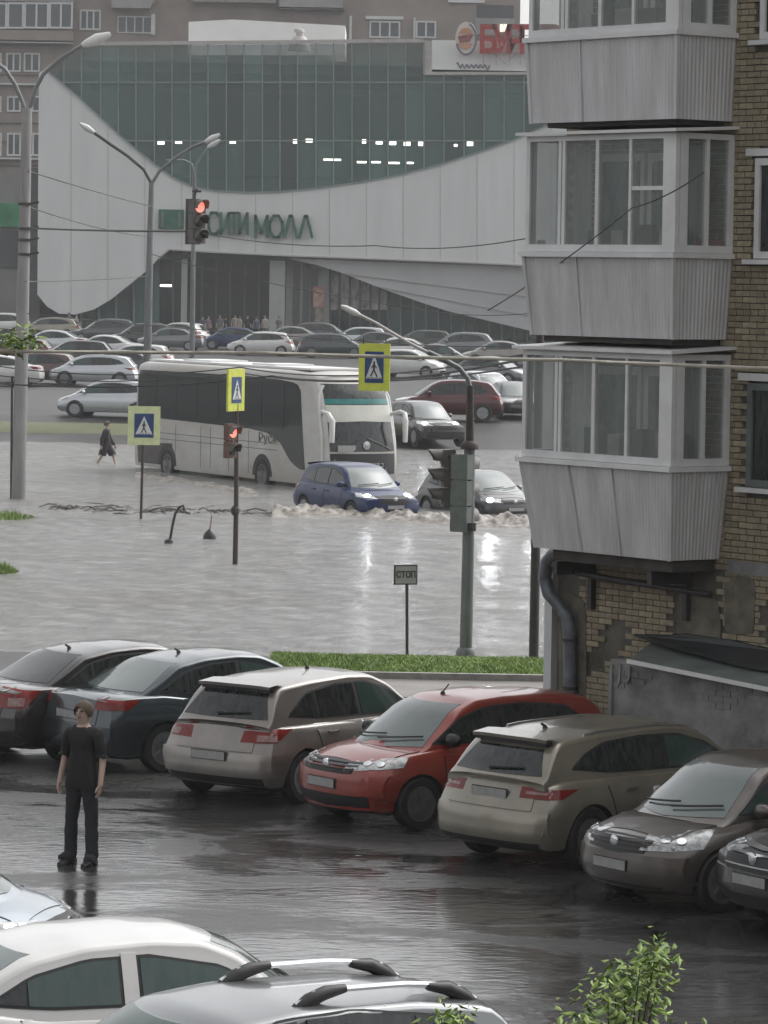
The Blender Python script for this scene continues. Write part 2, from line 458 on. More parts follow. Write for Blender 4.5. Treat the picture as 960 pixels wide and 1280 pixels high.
def body_surface(S, nx, nv):
    """lower body (sill to shoulder, bonnet and boot deck): closed shell lofted along x"""
    L, Wd = S['L'], S['W'] / 2
    def xf(y, z): return L - S.get('bowF', .30) * (abs(y) / Wd) ** 2.6 - pl(S['nose'], z)
    def xr(y, z): return S.get('bowR', .16) * (abs(y) / Wd) ** 3 + pl(S['tail'], z)
    ts = [.5 - .5 * math.cos(math.pi * i / nx) * (1 if True else 1) for i in range(nx + 1)]
    ts = [lin(i / nx, t, .55) for i, t in enumerate(ts)]
    rings = []
    for t in ts:
        x = t * L; e = min(x, L - x); k = min(1, e / .20); q = (1 - k) ** 2
        hw = Wd * (1 - .05 * q) * pl(S.get('plan', [(0, .97), (.6, 1.0), (L - .9, 1.0), (L, .95)]), x)
        zb = S['zb'] + .05 * q; zc = sm(S['deck'], x, .09) - .025 * q; zs = zc - S.get('crown', .05)
        h = zs - zb
        if S.get('boxy'):
            P = [(0, zb - .01), (.80 * hw, zb), (.95 * hw, zb + .02), (.99 * hw, zb + .12), (hw, zb + .3 * h), (hw, zb + .55 * h), (.995 * hw, zb + .8 * h),
                 (.985 * hw, zs - .18), (.95 * hw, zs - .03), (.85 * hw, zs + .4 * (zc - zs)), (.45 * hw, zc - .01), (0, zc)]
        else:
            P = [(0, zb - .01), (.78 * hw, zb), (.91 * hw, zb + .025), (.955 * hw, zb + .13), (.985 * hw, zb + .30 * h), (1.0 * hw, zb + .52 * h), (.995 * hw, zb + .70 * h),
                 (.965 * hw, zb + .86 * h), (.925 * hw, zs - .012), (.84 * hw, zs + .35 * (zc - zs)), (.45 * hw, zc - .012), (0, zc)]
        C = catmull(P, nv)
        half = [(lin(xr(y, z), xf(y, z), t), y, z) for y, z in C]
        rings.append(half)
    n = len(rings[0]); V, Fc = [], []
    def idx(i, j, side): return i * (2 * n) + (j if side == 0 else n + j)
    for half in rings:
        V += [(x - L / 2, y, z) for x, y, z in half] + [(x - L / 2, -y, z) for x, y, z in half]
    for i in range(len(rings) - 1):
        for sd in (0, 1):
            for j in range(n - 1):
                f = (idx(i, j, sd), idx(i, j + 1, sd), idx(i + 1, j + 1, sd), idx(i + 1, j, sd))
                Fc.append(f if sd else f[::-1])
    K = 10
    for end in (0, len(rings) - 1):
        fn = xr if end == 0 else xf
        rows = []
        for j in range(n):
            x, y, z = rings[end][j]; row = []
            for k in range(K + 1):
                yy = lin(y, -y, k / K)
                if k == 0: row.append(idx(end, j, 0))
                elif k == K: row.append(idx(end, j, 1))
                else: row.append(len(V)); V.append((fn(yy, z) - L / 2, yy, z))
            rows.append(row)
        for a, b in zip(rows, rows[1:]):
            for k in range(K):
                Fc.append((a[k], a[k + 1], b[k + 1], b[k]))
    me = bpy.data.meshes.new('body'); me.from_pydata(V, [], Fc)
    bm = bmesh.new(); bm.from_mesh(me)
    bmesh.ops.remove_doubles(bm, verts=bm.verts, dist=.0006)
    bmesh.ops.dissolve_degenerate(bm, edges=bm.edges, dist=.0004)
    bmesh.ops.recalc_face_normals(bm, faces=bm.faces)
    bm.to_mesh(me); bm.free()
    return me

def cabin_surface(S, nx, nv):
    L, Wd = S['L'], S['W'] / 2
    roof, wb, wr = list(S['roof']), S['wb'], S['wr']
    te = roof[-1][0] / (L - pl(S['nose'], .88)); roof[-1] = (roof[-1][0], pl(S['deck'], te * L) - .03)
    x0, x1 = roof[0][0], roof[-1][0]; zm = max(z for _, z in roof); zd0 = S['belt']
    wsb, rwb = S.get('wsb', .22), S.get('rwb', .10)
    V, Fc = [], []; n = None
    for i in range(nx + 1):
        x = lin(x0, x1, i / nx); zr = sm(roof, x, .07); zd = zd0 - .10
        h = max(zr - zd, .02)
        pw = sm(S.get('cplan', [(x0, .93), (x0 + .8, 1), (x1 - 1.3, 1.0), (x1, .96)]), x, .1)
        def ys(z): return pw * (wb - (wb - wr) * max(0, (z - zd) / (zm - zd)) ** 1.15)
        r = min(.085, h * .45)
        P = [(ys(zd), zd), (ys(lin(zd, zr - r, .5)), lin(zd, zr - r, .5)), (ys(zr - r), zr - r), (ys(zr - r) - .018, zr - .04 * r / .085),
             (ys(zr - r) - .075, zr - .006), (ys(zr) * .5, zr + .022), (0, zr + .03)]
        C = catmull(P, nv); n = len(C)
        xm = (x0 + x1) / 2
        for y, z in C:
            k = (y / wb) ** 2
            tf = min(1, max(0, (x - (x1 - 1.5)) / 1.0)); tr = min(1, max(0, ((x0 + .7) - x) / .6))
            V.append((x - wsb * k * tf + rwb * k * tr - L / 2, y, z))
        for y, z in C:
            k = (y / wb) ** 2
            tf = min(1, max(0, (x - (x1 - 1.5)) / 1.0)); tr = min(1, max(0, ((x0 + .7) - x) / .6))
            V.append((x - wsb * k * tf + rwb * k * tr - L / 2, -y, z))
    for i in range(nx):
        for sd in (0, 1):
            for j in range(n - 1):
                a = i * 2 * n + sd * n + j; b = (i + 1) * 2 * n + sd * n + j
                f = (a, a + 1, b + 1, b); Fc.append(f if sd else f[::-1])
    for i in (0, nx):
        for j in range(n - 1):
            a, b = i * 2 * n + j, i * 2 * n + n + j
            Fc.append((a, b, b + 1, a + 1))
    me = bpy.data.meshes.new('roof'); me.from_pydata(V, [], Fc)
    bm = bmesh.new(); bm.from_mesh(me)
    bmesh.ops.remove_doubles(bm, verts=bm.verts, dist=.0006); bmesh.ops.recalc_face_normals(bm, faces=bm.faces)
    bm.to_mesh(me); bm.free()
    return me

def smooth_me(me, a=32):
    me.polygons.foreach_set('use_smooth', [True] * len(me.polygons)); me.set_sharp_from_angle(angle=R(a)); me.update()

class Skin:
    """ray-casts flat outlines onto a finished body so lamps, panes and panels follow its curves"""
    def __init__(s, meshes):
        V, Fc = [], []
        for me in meshes:
            o = len(V); V += [v.co.copy() for v in me.vertices]; Fc += [tuple(i + o for i in p.vertices) for p in me.polygons]
        s.t = BVHTree.FromPolygons(V, Fc)
    def hit(s, o, d):
        h = s.t.ray_cast(o, d)
        return (h[0], h[1]) if h[0] is not None else None
    def patch(s, mb, rows, frame, off=.006, mi=0, skirt=.02):
        """rows: grid of (a, b); frame(a, b) -> origin, direction"""
        out = []
        for r in rows:
            o2 = []
            for a, b in r:
                o, d = frame(a, b); h = s.hit(o, d)
                if h is None:
                    q = s.t.find_nearest(o + d * (3.0 if o.length < 12 else 18.0)); h = (q[0], q[1])
                nn = h[1] if h[1].dot(d) < 0 else -h[1]
                o2.append((h[0] + (nn * .5 - d * .5).normalized() * off, d))
            out.append(o2)
        n, m = len(out), len(out[0])
        top = [[p for p, d in r] for r in out]
        mb.grid(top, mi)
        if skirt:
            ring = [(0, j) for j in range(m)] + [(i, m - 1) for i in range(1, n)] + [(n - 1, j) for j in range(m - 2, -1, -1)] + [(i, 0) for i in range(n - 2, 0, -1)]
            mb.grid([[out[i][j][0] for i, j in ring + ring[:1]], [out[i][j][0] + out[i][j][1] * (off + skirt) for i, j in ring + ring[:1]]], mi)
        return top

def f_side(sd): return lambda a, b: (Vector((a, sd * 3, b)), Vector((0, -sd, 0)))
def f_front(a, b): return Vector((20, a, b)), Vector((-1, 0, 0))
def f_rear(a, b): return Vector((-20, a, b)), Vector((1, 0, 0))
def f_top(a, b): return Vector((a, b, 4)), Vector((0, 0, -1))
def f_diag(cx, cy, az):
    """looking at a corner along azimuth az (degrees, where the viewer stands)"""
    c, s_ = math.cos(R(az)), math.sin(R(az))
    return lambda a, b: (Vector((cx + c * 3 - s_ * a, cy + s_ * 3 + c * a, b)), Vector((-c, -s_, 0)))

def strip(lo, hi, m=6, n=14):
    """rows between a lower and an upper polyline [(a, b)...] with the same a-range or not"""
    def samp(P, t):
        L = [0]
        for p, q in zip(P, P[1:]): L.append(L[-1] + math.hypot(q[0] - p[0], q[1] - p[1]))
        x = t * L[-1]
        for i in range(len(P) - 1):
            if x <= L[i + 1] + 1e-9:
                u = (x - L[i]) / max(L[i + 1] - L[i], 1e-9); return tuple(lin(a, b, u) for a, b in zip(P[i], P[i + 1]))
        return P[-1]
    A = [samp(lo, k / n) for k in range(n + 1)]; B = [samp(hi, k / n) for k in range(n + 1)]
    return [[tuple(lin(a, b, i / m) for a, b in zip(p, q)) for p, q in zip(A, B)] for i in range(m + 1)]

def quad(p, q, r, s_, m=4, n=6): return strip([p, q], [s_, r], m, n)

WHEELS = {}
def wheel_meshes(Rw, wd, spokes, n):
    key = (round(Rw, 3), wd, spokes, n)
    if key in WHEELS: return WHEELS[key]
    t = MB(); h = wd / 2
    t.lathe([(.60 * Rw, -h * .9), (.93 * Rw, -h), (.99 * Rw, -h * .72), (Rw, -h * .4), (Rw, h * .4), (.99 * Rw, h * .72), (.93 * Rw, h), (.70 * Rw, h * .96), (.66 * Rw, h * .80), (.60 * Rw, h * .3)], n, axis='y', closed=True)
    tm = t.mesh('wheel', 40)
    r = MB()
    r.lathe([(.665 * Rw, h * .86), (.655 * Rw, h * .93), (.60 * Rw, h * .90), (.58 * Rw, h * .2)], n, axis='y')
    r.lathe([(.60 * Rw, h * .12), (.01, h * .12)], n, axis='y', mi=1)
    r.lathe([(.16 * Rw, h * .3), (.15 * Rw, h * .92), (.06 * Rw, h * .98), (.001, h * .98)], 12, axis='y')
    for k in range(spokes):
        a = 2 * math.pi * k / spokes + .2; d = Vector((math.cos(a), 0, math.sin(a)))
        r.bar(d * (.10 * Rw) + Vector((0, h * .86, 0)), d * (.63 * Rw) + Vector((0, h * .80, 0)), .12 * Rw if spokes < 8 else .075 * Rw, h * .22, up=(0, 1, 0))
    rm = r.mesh('rim', 35)
    WHEELS[key] = (tm, rm); return tm, rm

def build_car(name, label, cat, S, pm, loc, rz, group=None, lod=0, lit=False, sink=0.0, wheel=None):
    """S: body spec, pm: paint. Local +x is forward, origin on the ground under the middle."""
    L, Wd = S['L'], S['W'] / 2; near = lod == 0
    root = thing(name, label, cat, loc, rz, group)
    nx, nv = (60, 3) if near else (26, 2)
    body = body_surface(S, nx, nv); cab = cabin_surface(S, 44 if near else 20, 3 if near else 2)
    Rw = S['Rw']; xw = [S['xr'] - L / 2, L / 2 - S['xf']]
    bo = link('body', body, [pm, M_trim], root)
    if near:
        cut = MB()
        for x in xw:
            for sd in (-1, 1):
                cut.lathe([(Rw * 1.13, sd * (Wd - .30)), (Rw * 1.13, sd * (Wd + .4))], 32, c=(x, 0, Rw * .98), axis='y')
        co = obj('arch_cutter', cut, [M_trim], root)
        md = bo.modifiers.new('b', 'BOOLEAN'); md.object = co; md.operation = 'DIFFERENCE'; md.solver = 'EXACT'
        nm = evalmesh(bo); bo.modifiers.clear(); bo.data = nm; nm.name = 'body'
        bpy.data.objects.remove(co)
        nm.materials.clear(); nm.materials.append(pm); nm.materials.append(M_trim)
        mi = []
        for p in nm.polygons:
            c = p.center; i = 0
            for x in xw:
                if math.hypot(c.x - x, c.z - Rw * .98) < Rw * 1.128: i = 1
            if c.z < S['zb'] + .03: i = 1
            mi.append(i)
        nm.polygons.foreach_set('material_index', mi)
        smooth_me(nm, 30)
        sk = Skin([body, cab]) if False else Skin([nm, cab])
        skb = Skin([body]); skc = Skin([cab])
    else:
        smooth_me(body, 32); sk = Skin([body, cab]); skb = Skin([body]); skc = Skin([cab])
    smooth_me(cab, 38)
    link('roof', cab, pm, root)
    X = lambda v: v - L / 2
    # ---- glasshouse
    belt = S['belt']; roof = S['roof']; zm = max(z for _, z in roof)
    dlo_lo, dlo_hi = [(X(a), b) for a, b in S['dlo_lo']], [(X(a), b) for a, b in S['dlo_hi']]
    for sd in (-1, 1):
        t = MB(); skc.patch(t, strip(dlo_lo, dlo_hi, 5, 26 if near else 12), f_side(sd), .005, skirt=.02)
        obj('window_trim', t, M_trim, root, 40)
        if S.get('paintB'):
            for pa, pb_ in S['paintB']:
                t = MB(); lo_ = [(X(lin(pa, pb_, i / 3)), pl([(q[0] + L / 2, q[1]) for q in dlo_lo], lin(pa, pb_, i / 3)) - .02) for i in range(4)]; hi_ = [(X(lin(pa, pb_, i / 3)), pl([(q[0] + L / 2, q[1]) for q in dlo_hi], lin(pa, pb_, i / 3)) + .02) for i in range(4)]
                skc.patch(t, strip(lo_, hi_, 5, 4), f_side(sd), .012, skirt=.012); obj('door_pillar', t, pm, root, 40)
        xs = S['pillars']      # list of (x_start, x_end, green)
        for a, b, gcol in xs:
            def cl(P, x): return (X(x), pl([(p[0] + L / 2, p[1]) for p in P], x))
            k = 8
            lo = [cl(dlo_lo, lin(a, b, i / k)) for i in range(k + 1)]
            hi = [cl(dlo_hi, lin(a, b, i / k)) for i in range(k + 1)]
            ins = .022
            lo = [(p[0], p[1] + ins) for p in lo]; hi = [(p[0], max(p[1] - ins, l[1] + .004)) for p, l in zip(hi, lo)]
            t = MB(); skc.patch(t, strip(lo, hi, 4, 10 if near else 5), f_side(sd), .011, skirt=.008)
            obj('side_window', t, M_cglassg if gcol else M_cglass, root, 40)
    def yside(z): return S['wb'] - (S['wb'] - S['wr']) * max(0, (z - (belt - .10)) / (zm - belt + .10)) ** 1.15
    zw0, zw1 = S['ws']
    t = MB(); g = .06
    skc.patch(t, strip([(-(yside(zw0) - g - .02), zw0 - .03), (0, zw0 - .06), (yside(zw0) - g - .02, zw0 - .03)], [(-(yside(zw1) - g - .05), zw1), (yside(zw1) - g - .05, zw1)], 8, 14), f_front, .006, skirt=.02)
    obj('windscreen', t, S.get('wsm', M_cscreen), root, 50)
    zr0, zr1 = S['rw']
    t = MB(); g = S.get('rwg', .10)
    skc.patch(t, strip([(-(yside(zr0) - g), zr0), (yside(zr0) - g, zr0)], [(-(yside(zr1) - g - .06), zr1), (yside(zr1) - g - .06, zr1)], 6, 12), f_rear, .006, skirt=.02)
    obj('rear_window', t, S.get('rwm', M_cglass), root, 50)
    # ---- lamps
    for sd in (-1, 1):
        if 'head' in S:
            cx, cy, az, q = S['head']
            t = MB(); skb.patch(t, quad(*[(sd * a, b) for a, b in q], 4, 8), f_diag(X(cx), sd * cy, sd * az), .010, skirt=.03)
            h = obj('headlight', t, M_headl, root, 50)
            # bulb bowls behind the lens edge
            if lit or near:
                u = MB(); ca = sum(a for a, b in q) / 4; cb = sum(b for a, b in q) / 4
                rr = .058 if not lit else .10
                for da in ((-.09, .07) if not lit else (0.0,)):
                    o, d = f_diag(X(cx), sd * cy, sd * az)(sd * (ca + da), cb); hh = skb.hit(o, d)
                    if hh:
                        p = hh[0]; nn = hh[1] if hh[1].dot(d) < 0 else -hh[1]; M = Vector((0, 0, 1)).rotation_difference(nn).to_matrix()
                        prof = [(rr, .008), (rr * .92, .017), (rr * .5, .018), (.001, .019)]
                        vs = MB().lathe(prof, 12)
                        u.add([p + M @ Vector(v) for v in vs.v], vs.f)
                obj('bulb', u, M_headon if lit else M_chrome, h, 50)
        if 'tail_l' in S:
            cx, cy, az, q = S['tail_l']
            t = MB(); skb.patch(t, quad(*[(-sd * a, b) for a, b in q], 4, 8), f_diag(X(cx), sd * cy, sd * az), .012, skirt=.03)
            tl = obj('tail_light', t, M_tail, root, 50)
            if near and not S.get('noclear'):
                a0 = min(a for a, b in q); a1 = max(a for a, b in q); b0 = min(b for a, b in q); b1 = max(b for a, b in q)
                fr = S.get('clear', (.35, .75, .12, .55))
                t = MB(); skb.patch(t, quad(*[(-sd * a, b) for a, b in ((lin(a0, a1, fr[0]), lin(b0, b1, fr[2])), (lin(a0, a1, fr[1]), lin(b0, b1, fr[2] + .03)), (lin(a0, a1, fr[1]), lin(b0, b1, fr[3])), (lin(a0, a1, fr[0]), lin(b0, b1, fr[3])))], 2, 4), f_diag(X(cx), sd * cy, sd * az), .017, skirt=.012)
                obj('reverse_lens', t, M_tailw, tl, 50)
    # ---- fronts
    if 'grille' in S:
        t = MB(); hw, z0, z1 = S['grille']
        skb.patch(t, strip([(-hw * .86, z0), (0, z0 - .02), (hw * .86, z0)], [(-hw, z1), (0, z1 + .012), (hw, z1)], 3, 12), f_front, .008, skirt=.02)
        gr = obj('grille', t, M_trim, root, 50)
        if near:
            t = MB()
            for k in range(S.get('gbars', 3)):
                z = lin(z0, z1, (k + .5) / S.get('gbars', 3)); q = hw * lin(.84, .97, (k + .5) / S.get('gbars', 3))
                skb.patch(t, strip([(-q, z - .007), (q, z - .007)], [(-q, z + .007), (q, z + .007)], 1, 12), f_front, .018, skirt=.01)
            obj('grille_bar', t, S.get('gmat', M_black), gr, 50)
            if S.get('gchrome'):
                t = MB(); z = z0 - .035 if S['gchrome'] == 'low' else z1 + .01
                skb.patch(t, strip([(-hw * 1.1, z - .012), (0, z - .03), (hw * 1.1, z - .012)], [(-hw * 1.1, z + .012), (0, z - .006), (hw * 1.1, z + .012)], 1, 14), f_front, .016, skirt=.01)
                obj('grille_trim', t, M_chrome, gr, 50)
            o, d = f_front(0, lin(z0, z1, .62)); hh = skb.hit(o, d)
            if hh:
                t = MB(); t.lathe([(.062, 0), (.062, .018), (.05, .026), (.001, .028)], 14, c=hh[0] + Vector((.004, 0, 0)), axis='x')
                obj('badge', t, M_chrome, root, 40)
    if 'lowf' in S:
        t = MB(); hw, z0, z1 = S['lowf']
        skb.patch(t, strip([(-hw, z0), (hw, z0)], [(-hw, z1), (hw, z1)], 3, 14), f_front, .012, skirt=.03)
        obj('front_bumper_trim', t, M_trim, root, 45)
    if 'lowr' in S:
        t = MB(); hw, z0, z1 = S['lowr']
        skb.patch(t, strip([(-hw, z0), (hw, z0)], [(-hw, z1), (hw, z1)], 3, 14), f_rear, .012, skirt=.03)
        obj('rear_bumper_trim', t, M_trim, root, 45)
    if not near:
        pass
    else:
        # bumpers stand proud of the body
        for nm_, fr, key in (('front_bumper', f_front, 'bumpf'), ('rear_bumper', f_rear, 'bumpr')):
            if key in S:
                z0, z1, o_ = S[key]
                t = MB(); skb.patch(t, strip([(-Wd * .93, z0), (Wd * .93, z0)], [(-Wd * .93, z1), (Wd * .93, z1)], 5, 26), fr, o_, skirt=o_)
                obj(nm_, t, pm, root, 40)
                skb = Skin([body, t.mesh('tmp')]); sk = skb
        for nm_, fr, key in (('number_plate', f_front, 'platef'), ('number_plate', f_rear, 'plater')):
            if key in S:
                z = S[key]; o, d = fr(0, z); hh = skb.hit(o, d)
                if hh:
                    t = MB(); n_ = -d
                    t.box(hh[0] + n_ * .018, (.016, .53, .118)); pf = obj(nm_, t, M_trim, root)
                    t = MB(); t.box(hh[0] + n_ * .029, (.006, .508, .098)); obj('plate_face', t, M_plate, pf)
        # doors: panels with dark shut lines
        for sd in (-1, 1):
            for di, (lo, hi) in enumerate(S['doors']):
                lo = [(X(a), b) for a, b in lo]; hi = [(X(a), b) for a, b in hi]
                t = MB(); skb.patch(t, strip([(lo[0][0] - .013, lo[0][1] - .013)] + lo[1:-1] + [(lo[-1][0] + .013, lo[-1][1] - .013)], [(hi[0][0] - .013, hi[0][1])] + hi[1:-1] + [(hi[-1][0] + .013, hi[-1][1])], 8, 12), f_side(sd), .003, skirt=.01)
                sm_ = obj('door_seam', t, M_trim, root, 45)
                t = MB(); skb.patch(t, strip(lo, hi, 8, 12), f_side(sd), .008, skirt=.008)
                d_ = obj('door', t, pm, root, 45)
                hx, hz = S['handles'][di]; o, d = f_side(sd)(X(hx), hz); hh = skb.hit(o, d)
                if hh:
                    t = MB(); p = hh[0] + Vector((0, sd * .034, 0))
                    t.box(p, (.20, .022, .028)); t.box(p + Vector((-.085, -sd * .014, 0)), (.03, .03, .03)); t.box(p + Vector((.085, -sd * .014, 0)), (.03, .03, .03))
                    obj('handle', t, S.get('hmat', pm), d_)
        if 'hood' in S:
            a, b, w0, w1 = S['hood']; a, b = X(a), X(b)
            t = MB(); skb.patch(t, strip([(a, -w0 - .008), (b, -w1 - .008)], [(a, w0 + .008), (b, w1 + .008)], 12, 14), f_top, .003, skirt=.01); obj('hood_seam', t, M_trim, root, 45)
            t = MB(); skb.patch(t, strip([(a, -w0), (b, -w1)], [(a, w0), (b, w1)], 12, 14), f_top, .009, skirt=.008); obj('hood', t, pm, root, 45)
        if 'gate' in S:      # tailgate or boot lid face
            z0, z1, w0, w1 = S['gate']
            t = MB(); skb.patch(t, strip([(-w0 - .004, z0 - .004), (w0 + .004, z0 - .004)], [(-w1 - .004, z1), (w1 + .004, z1)], 6, 14), f_rear, .003, skirt=.01); obj('tailgate_seam', t, M_trim, root, 45)
            t = MB(); skb.patch(t, strip([(-w0, z0), (w0, z0)], [(-w1, z1), (w1, z1)], 6, 14), f_rear, .009, skirt=.01); obj('tailgate', t, pm, root, 45)
        # sills
        for sd in (-1, 1):
            t = MB(); skb.patch(t, strip([(X(S['xr'] + Rw * 1.2), S['zb'] + .015), (X(L - S['xf'] - Rw * 1.2), S['zb'] + .015)], [(X(S['xr'] + Rw * 1.2), S['zb'] + .11), (X(L - S['xf'] - Rw * 1.2), S['zb'] + .11)], 2, 8), f_side(sd), .010, skirt=.02)
            obj('sill', t, S.get('sillm', M_trim), root, 45)
        # wipers, aerial
        if 'wiper' in S:
            t = MB()
            for y0, y1 in ((-.55, .08), (.02, .58)):
                P = []
                for k in range(7):
                    u = k / 6; o, d = f_front(lin(y0, y1, u), zw0 + .015 + .05 * u); hh = sk.hit(o, d) or skc.hit(o, d)
                    hh2 = skc.hit(o, d)
                    if hh2: P.append(hh2[0] + Vector((.035, 0, .02)))
                if len(P) > 2: t.tube(P, .012, 5)
            obj('wiper', t, M_black, root)
        if S.get('rwiper'):
            t = MB(); P = []
            for k in range(6):
                o, d = f_rear(lin(.06, -.40, k / 5), zr0 + .05 + .03 * k / 5); hh2 = skc.hit(o, d)
                if hh2: P.append(hh2[0] + Vector((-.03, 0, .0)))
            if len(P) > 2: t.tube(P, [.022, .016, .014, .013, .012, .010], 5)
            obj('rear_wiper', t, M_black, root)
        if 'aerial' in S:
            o, d = f_top(X(S['aerial']), 0); hh = skc.hit(o, d)
            if hh:
                t = MB(); p = hh[0]; t.lathe([(.035, -.01), (.025, .02), (.010, .035)], 8, c=p); t.tube([p + Vector((0, 0, .02)), p + Vector((-.09, 0, .11)) if S.get('fin') is None else p + Vector((-.06, 0, .05))], .008 if S.get('fin') is None else .016, 6)
                obj('aerial', t, M_black, root)
        if S.get('spoiler'):
            x0 = roof[0][0]; xs0, xs1, zt = S['spoiler']
            t = MB(); rows = []
            for k in range(9):
                y = lin(-S['wr'] * .93, S['wr'] * .93, k / 8); bow = .06 * (y / S['wr']) ** 2
                rows.append([Vector((X(xs1), y, zt + .022 - .02 * (y / S['wr']) ** 4)), Vector((X(xs0) + bow, y, zt - .012 - .02 * (y / S['wr']) ** 4)), Vector((X(xs0) + bow + .01, y, zt - .05 - .02 * (y / S['wr']) ** 4)), Vector((X(xs1), y, zt - .09))])
            t.grid(rows); t.grid([rows[0], [p + Vector((0, .001, 0)) for p in rows[0]]])
            obj('spoiler', t, S.get('spm', pm), root, 35)
            t = MB(); t.box((X(xs0) + .13, 0, zt - .075), (.10, S['wr'] * 1.75, .05)); obj('spoiler_underside', t, M_trim, root)
    if 'rails' in S:
        a, b, y, hgt = S['rails']
        for sd in (-1, 1):
            t = MB(); P = []
            for k in range(11):
                x = lin(a, b, k / 10); o, d = f_top(X(x), sd * y); hh = skc.hit(o, d)
                z = hh[0].z if hh else zm
                lift = hgt * min(1, min(k, 10 - k) / 1.2) if hgt > .05 else .012
                P.append(Vector((X(x), sd * y, z + lift)))
            t.tube(P, .022 if hgt > .05 else .016, 6); ro = obj('roof_rail', t, S.get('railm', M_black), root, 50)
            if hgt > .05:
                for k, s_ in ((0, 1), (10, -1)):
                    t = MB(); p = P[k]; q = P[k + s_ * 2]
                    t.tube([p + Vector((-.02 * s_, 0, -.03)), lin(p, q, .35) + Vector((0, 0, -.005)), lin(p, q, .8) + Vector((0, 0, .0)), q + Vector((.10 * s_, 0, .0))], [.03, .052, .05, .030], 8)
                    obj('rail_foot', t, M_black, ro, 50)
    # ---- mirrors
    for sd in (-1, 1):
        mx, mz = S['mirror']; o, d = f_side(sd)(X(mx), mz); hh = skc.hit(o, d)
        y = (hh[0].y if hh else sd * S['wb'])
        t = MB()
        t.tube([(X(mx), y - sd * .02, mz - .03), (X(mx) - .0, y + sd * .06, mz - .02)], .02, 6)
        t.tube([(X(mx) + .01, y + sd * .045, mz + .0), (X(mx) + .02, y + sd * .08, mz + .01), (X(mx) + .0, y + sd * .16, mz + .012), (X(mx) - .02, y + sd * .215, mz + .0)], [.055, .085, .080, .045], 8)
        obj('mirror', t, S.get('mirm', pm), root, 60)
    # ---- wheels
    tm, rm = wheel_meshes(Rw, .205 if Rw < .36 else .23, wheel or S.get('spokes', 5), 28 if near else 14)
    for x in xw:
        for sd in (-1, 1):
            if not near:
                t = MB(); t.lathe([(Rw * 1.13, -.10), (Rw * 1.13, .012), (.01, .012)], 16, c=(x, 0, 0), axis='y')
                a = MB(); a.v = [(vx, sd * (Wd - .012 + vy), vz + Rw * .98) for vx, vy, vz in t.v]; a.f, a.m = t.f, t.m
                obj('wheel_arch', a, M_trim, root)
            wo_ = link('wheel', tm, M_tyre, root, (x, sd * (Wd - (.118 if near else .07)), Rw), 0 if sd > 0 else math.pi)
            link('rim', rm, [S.get('rimm', M_rim), M_black], wo_)
    if near:
        t = MB(); t.box((0, 0, S['zb'] + .03), (L - 1.0, Wd * 1.5, .10)); obj('underbody', t, M_trim, root)
    return root

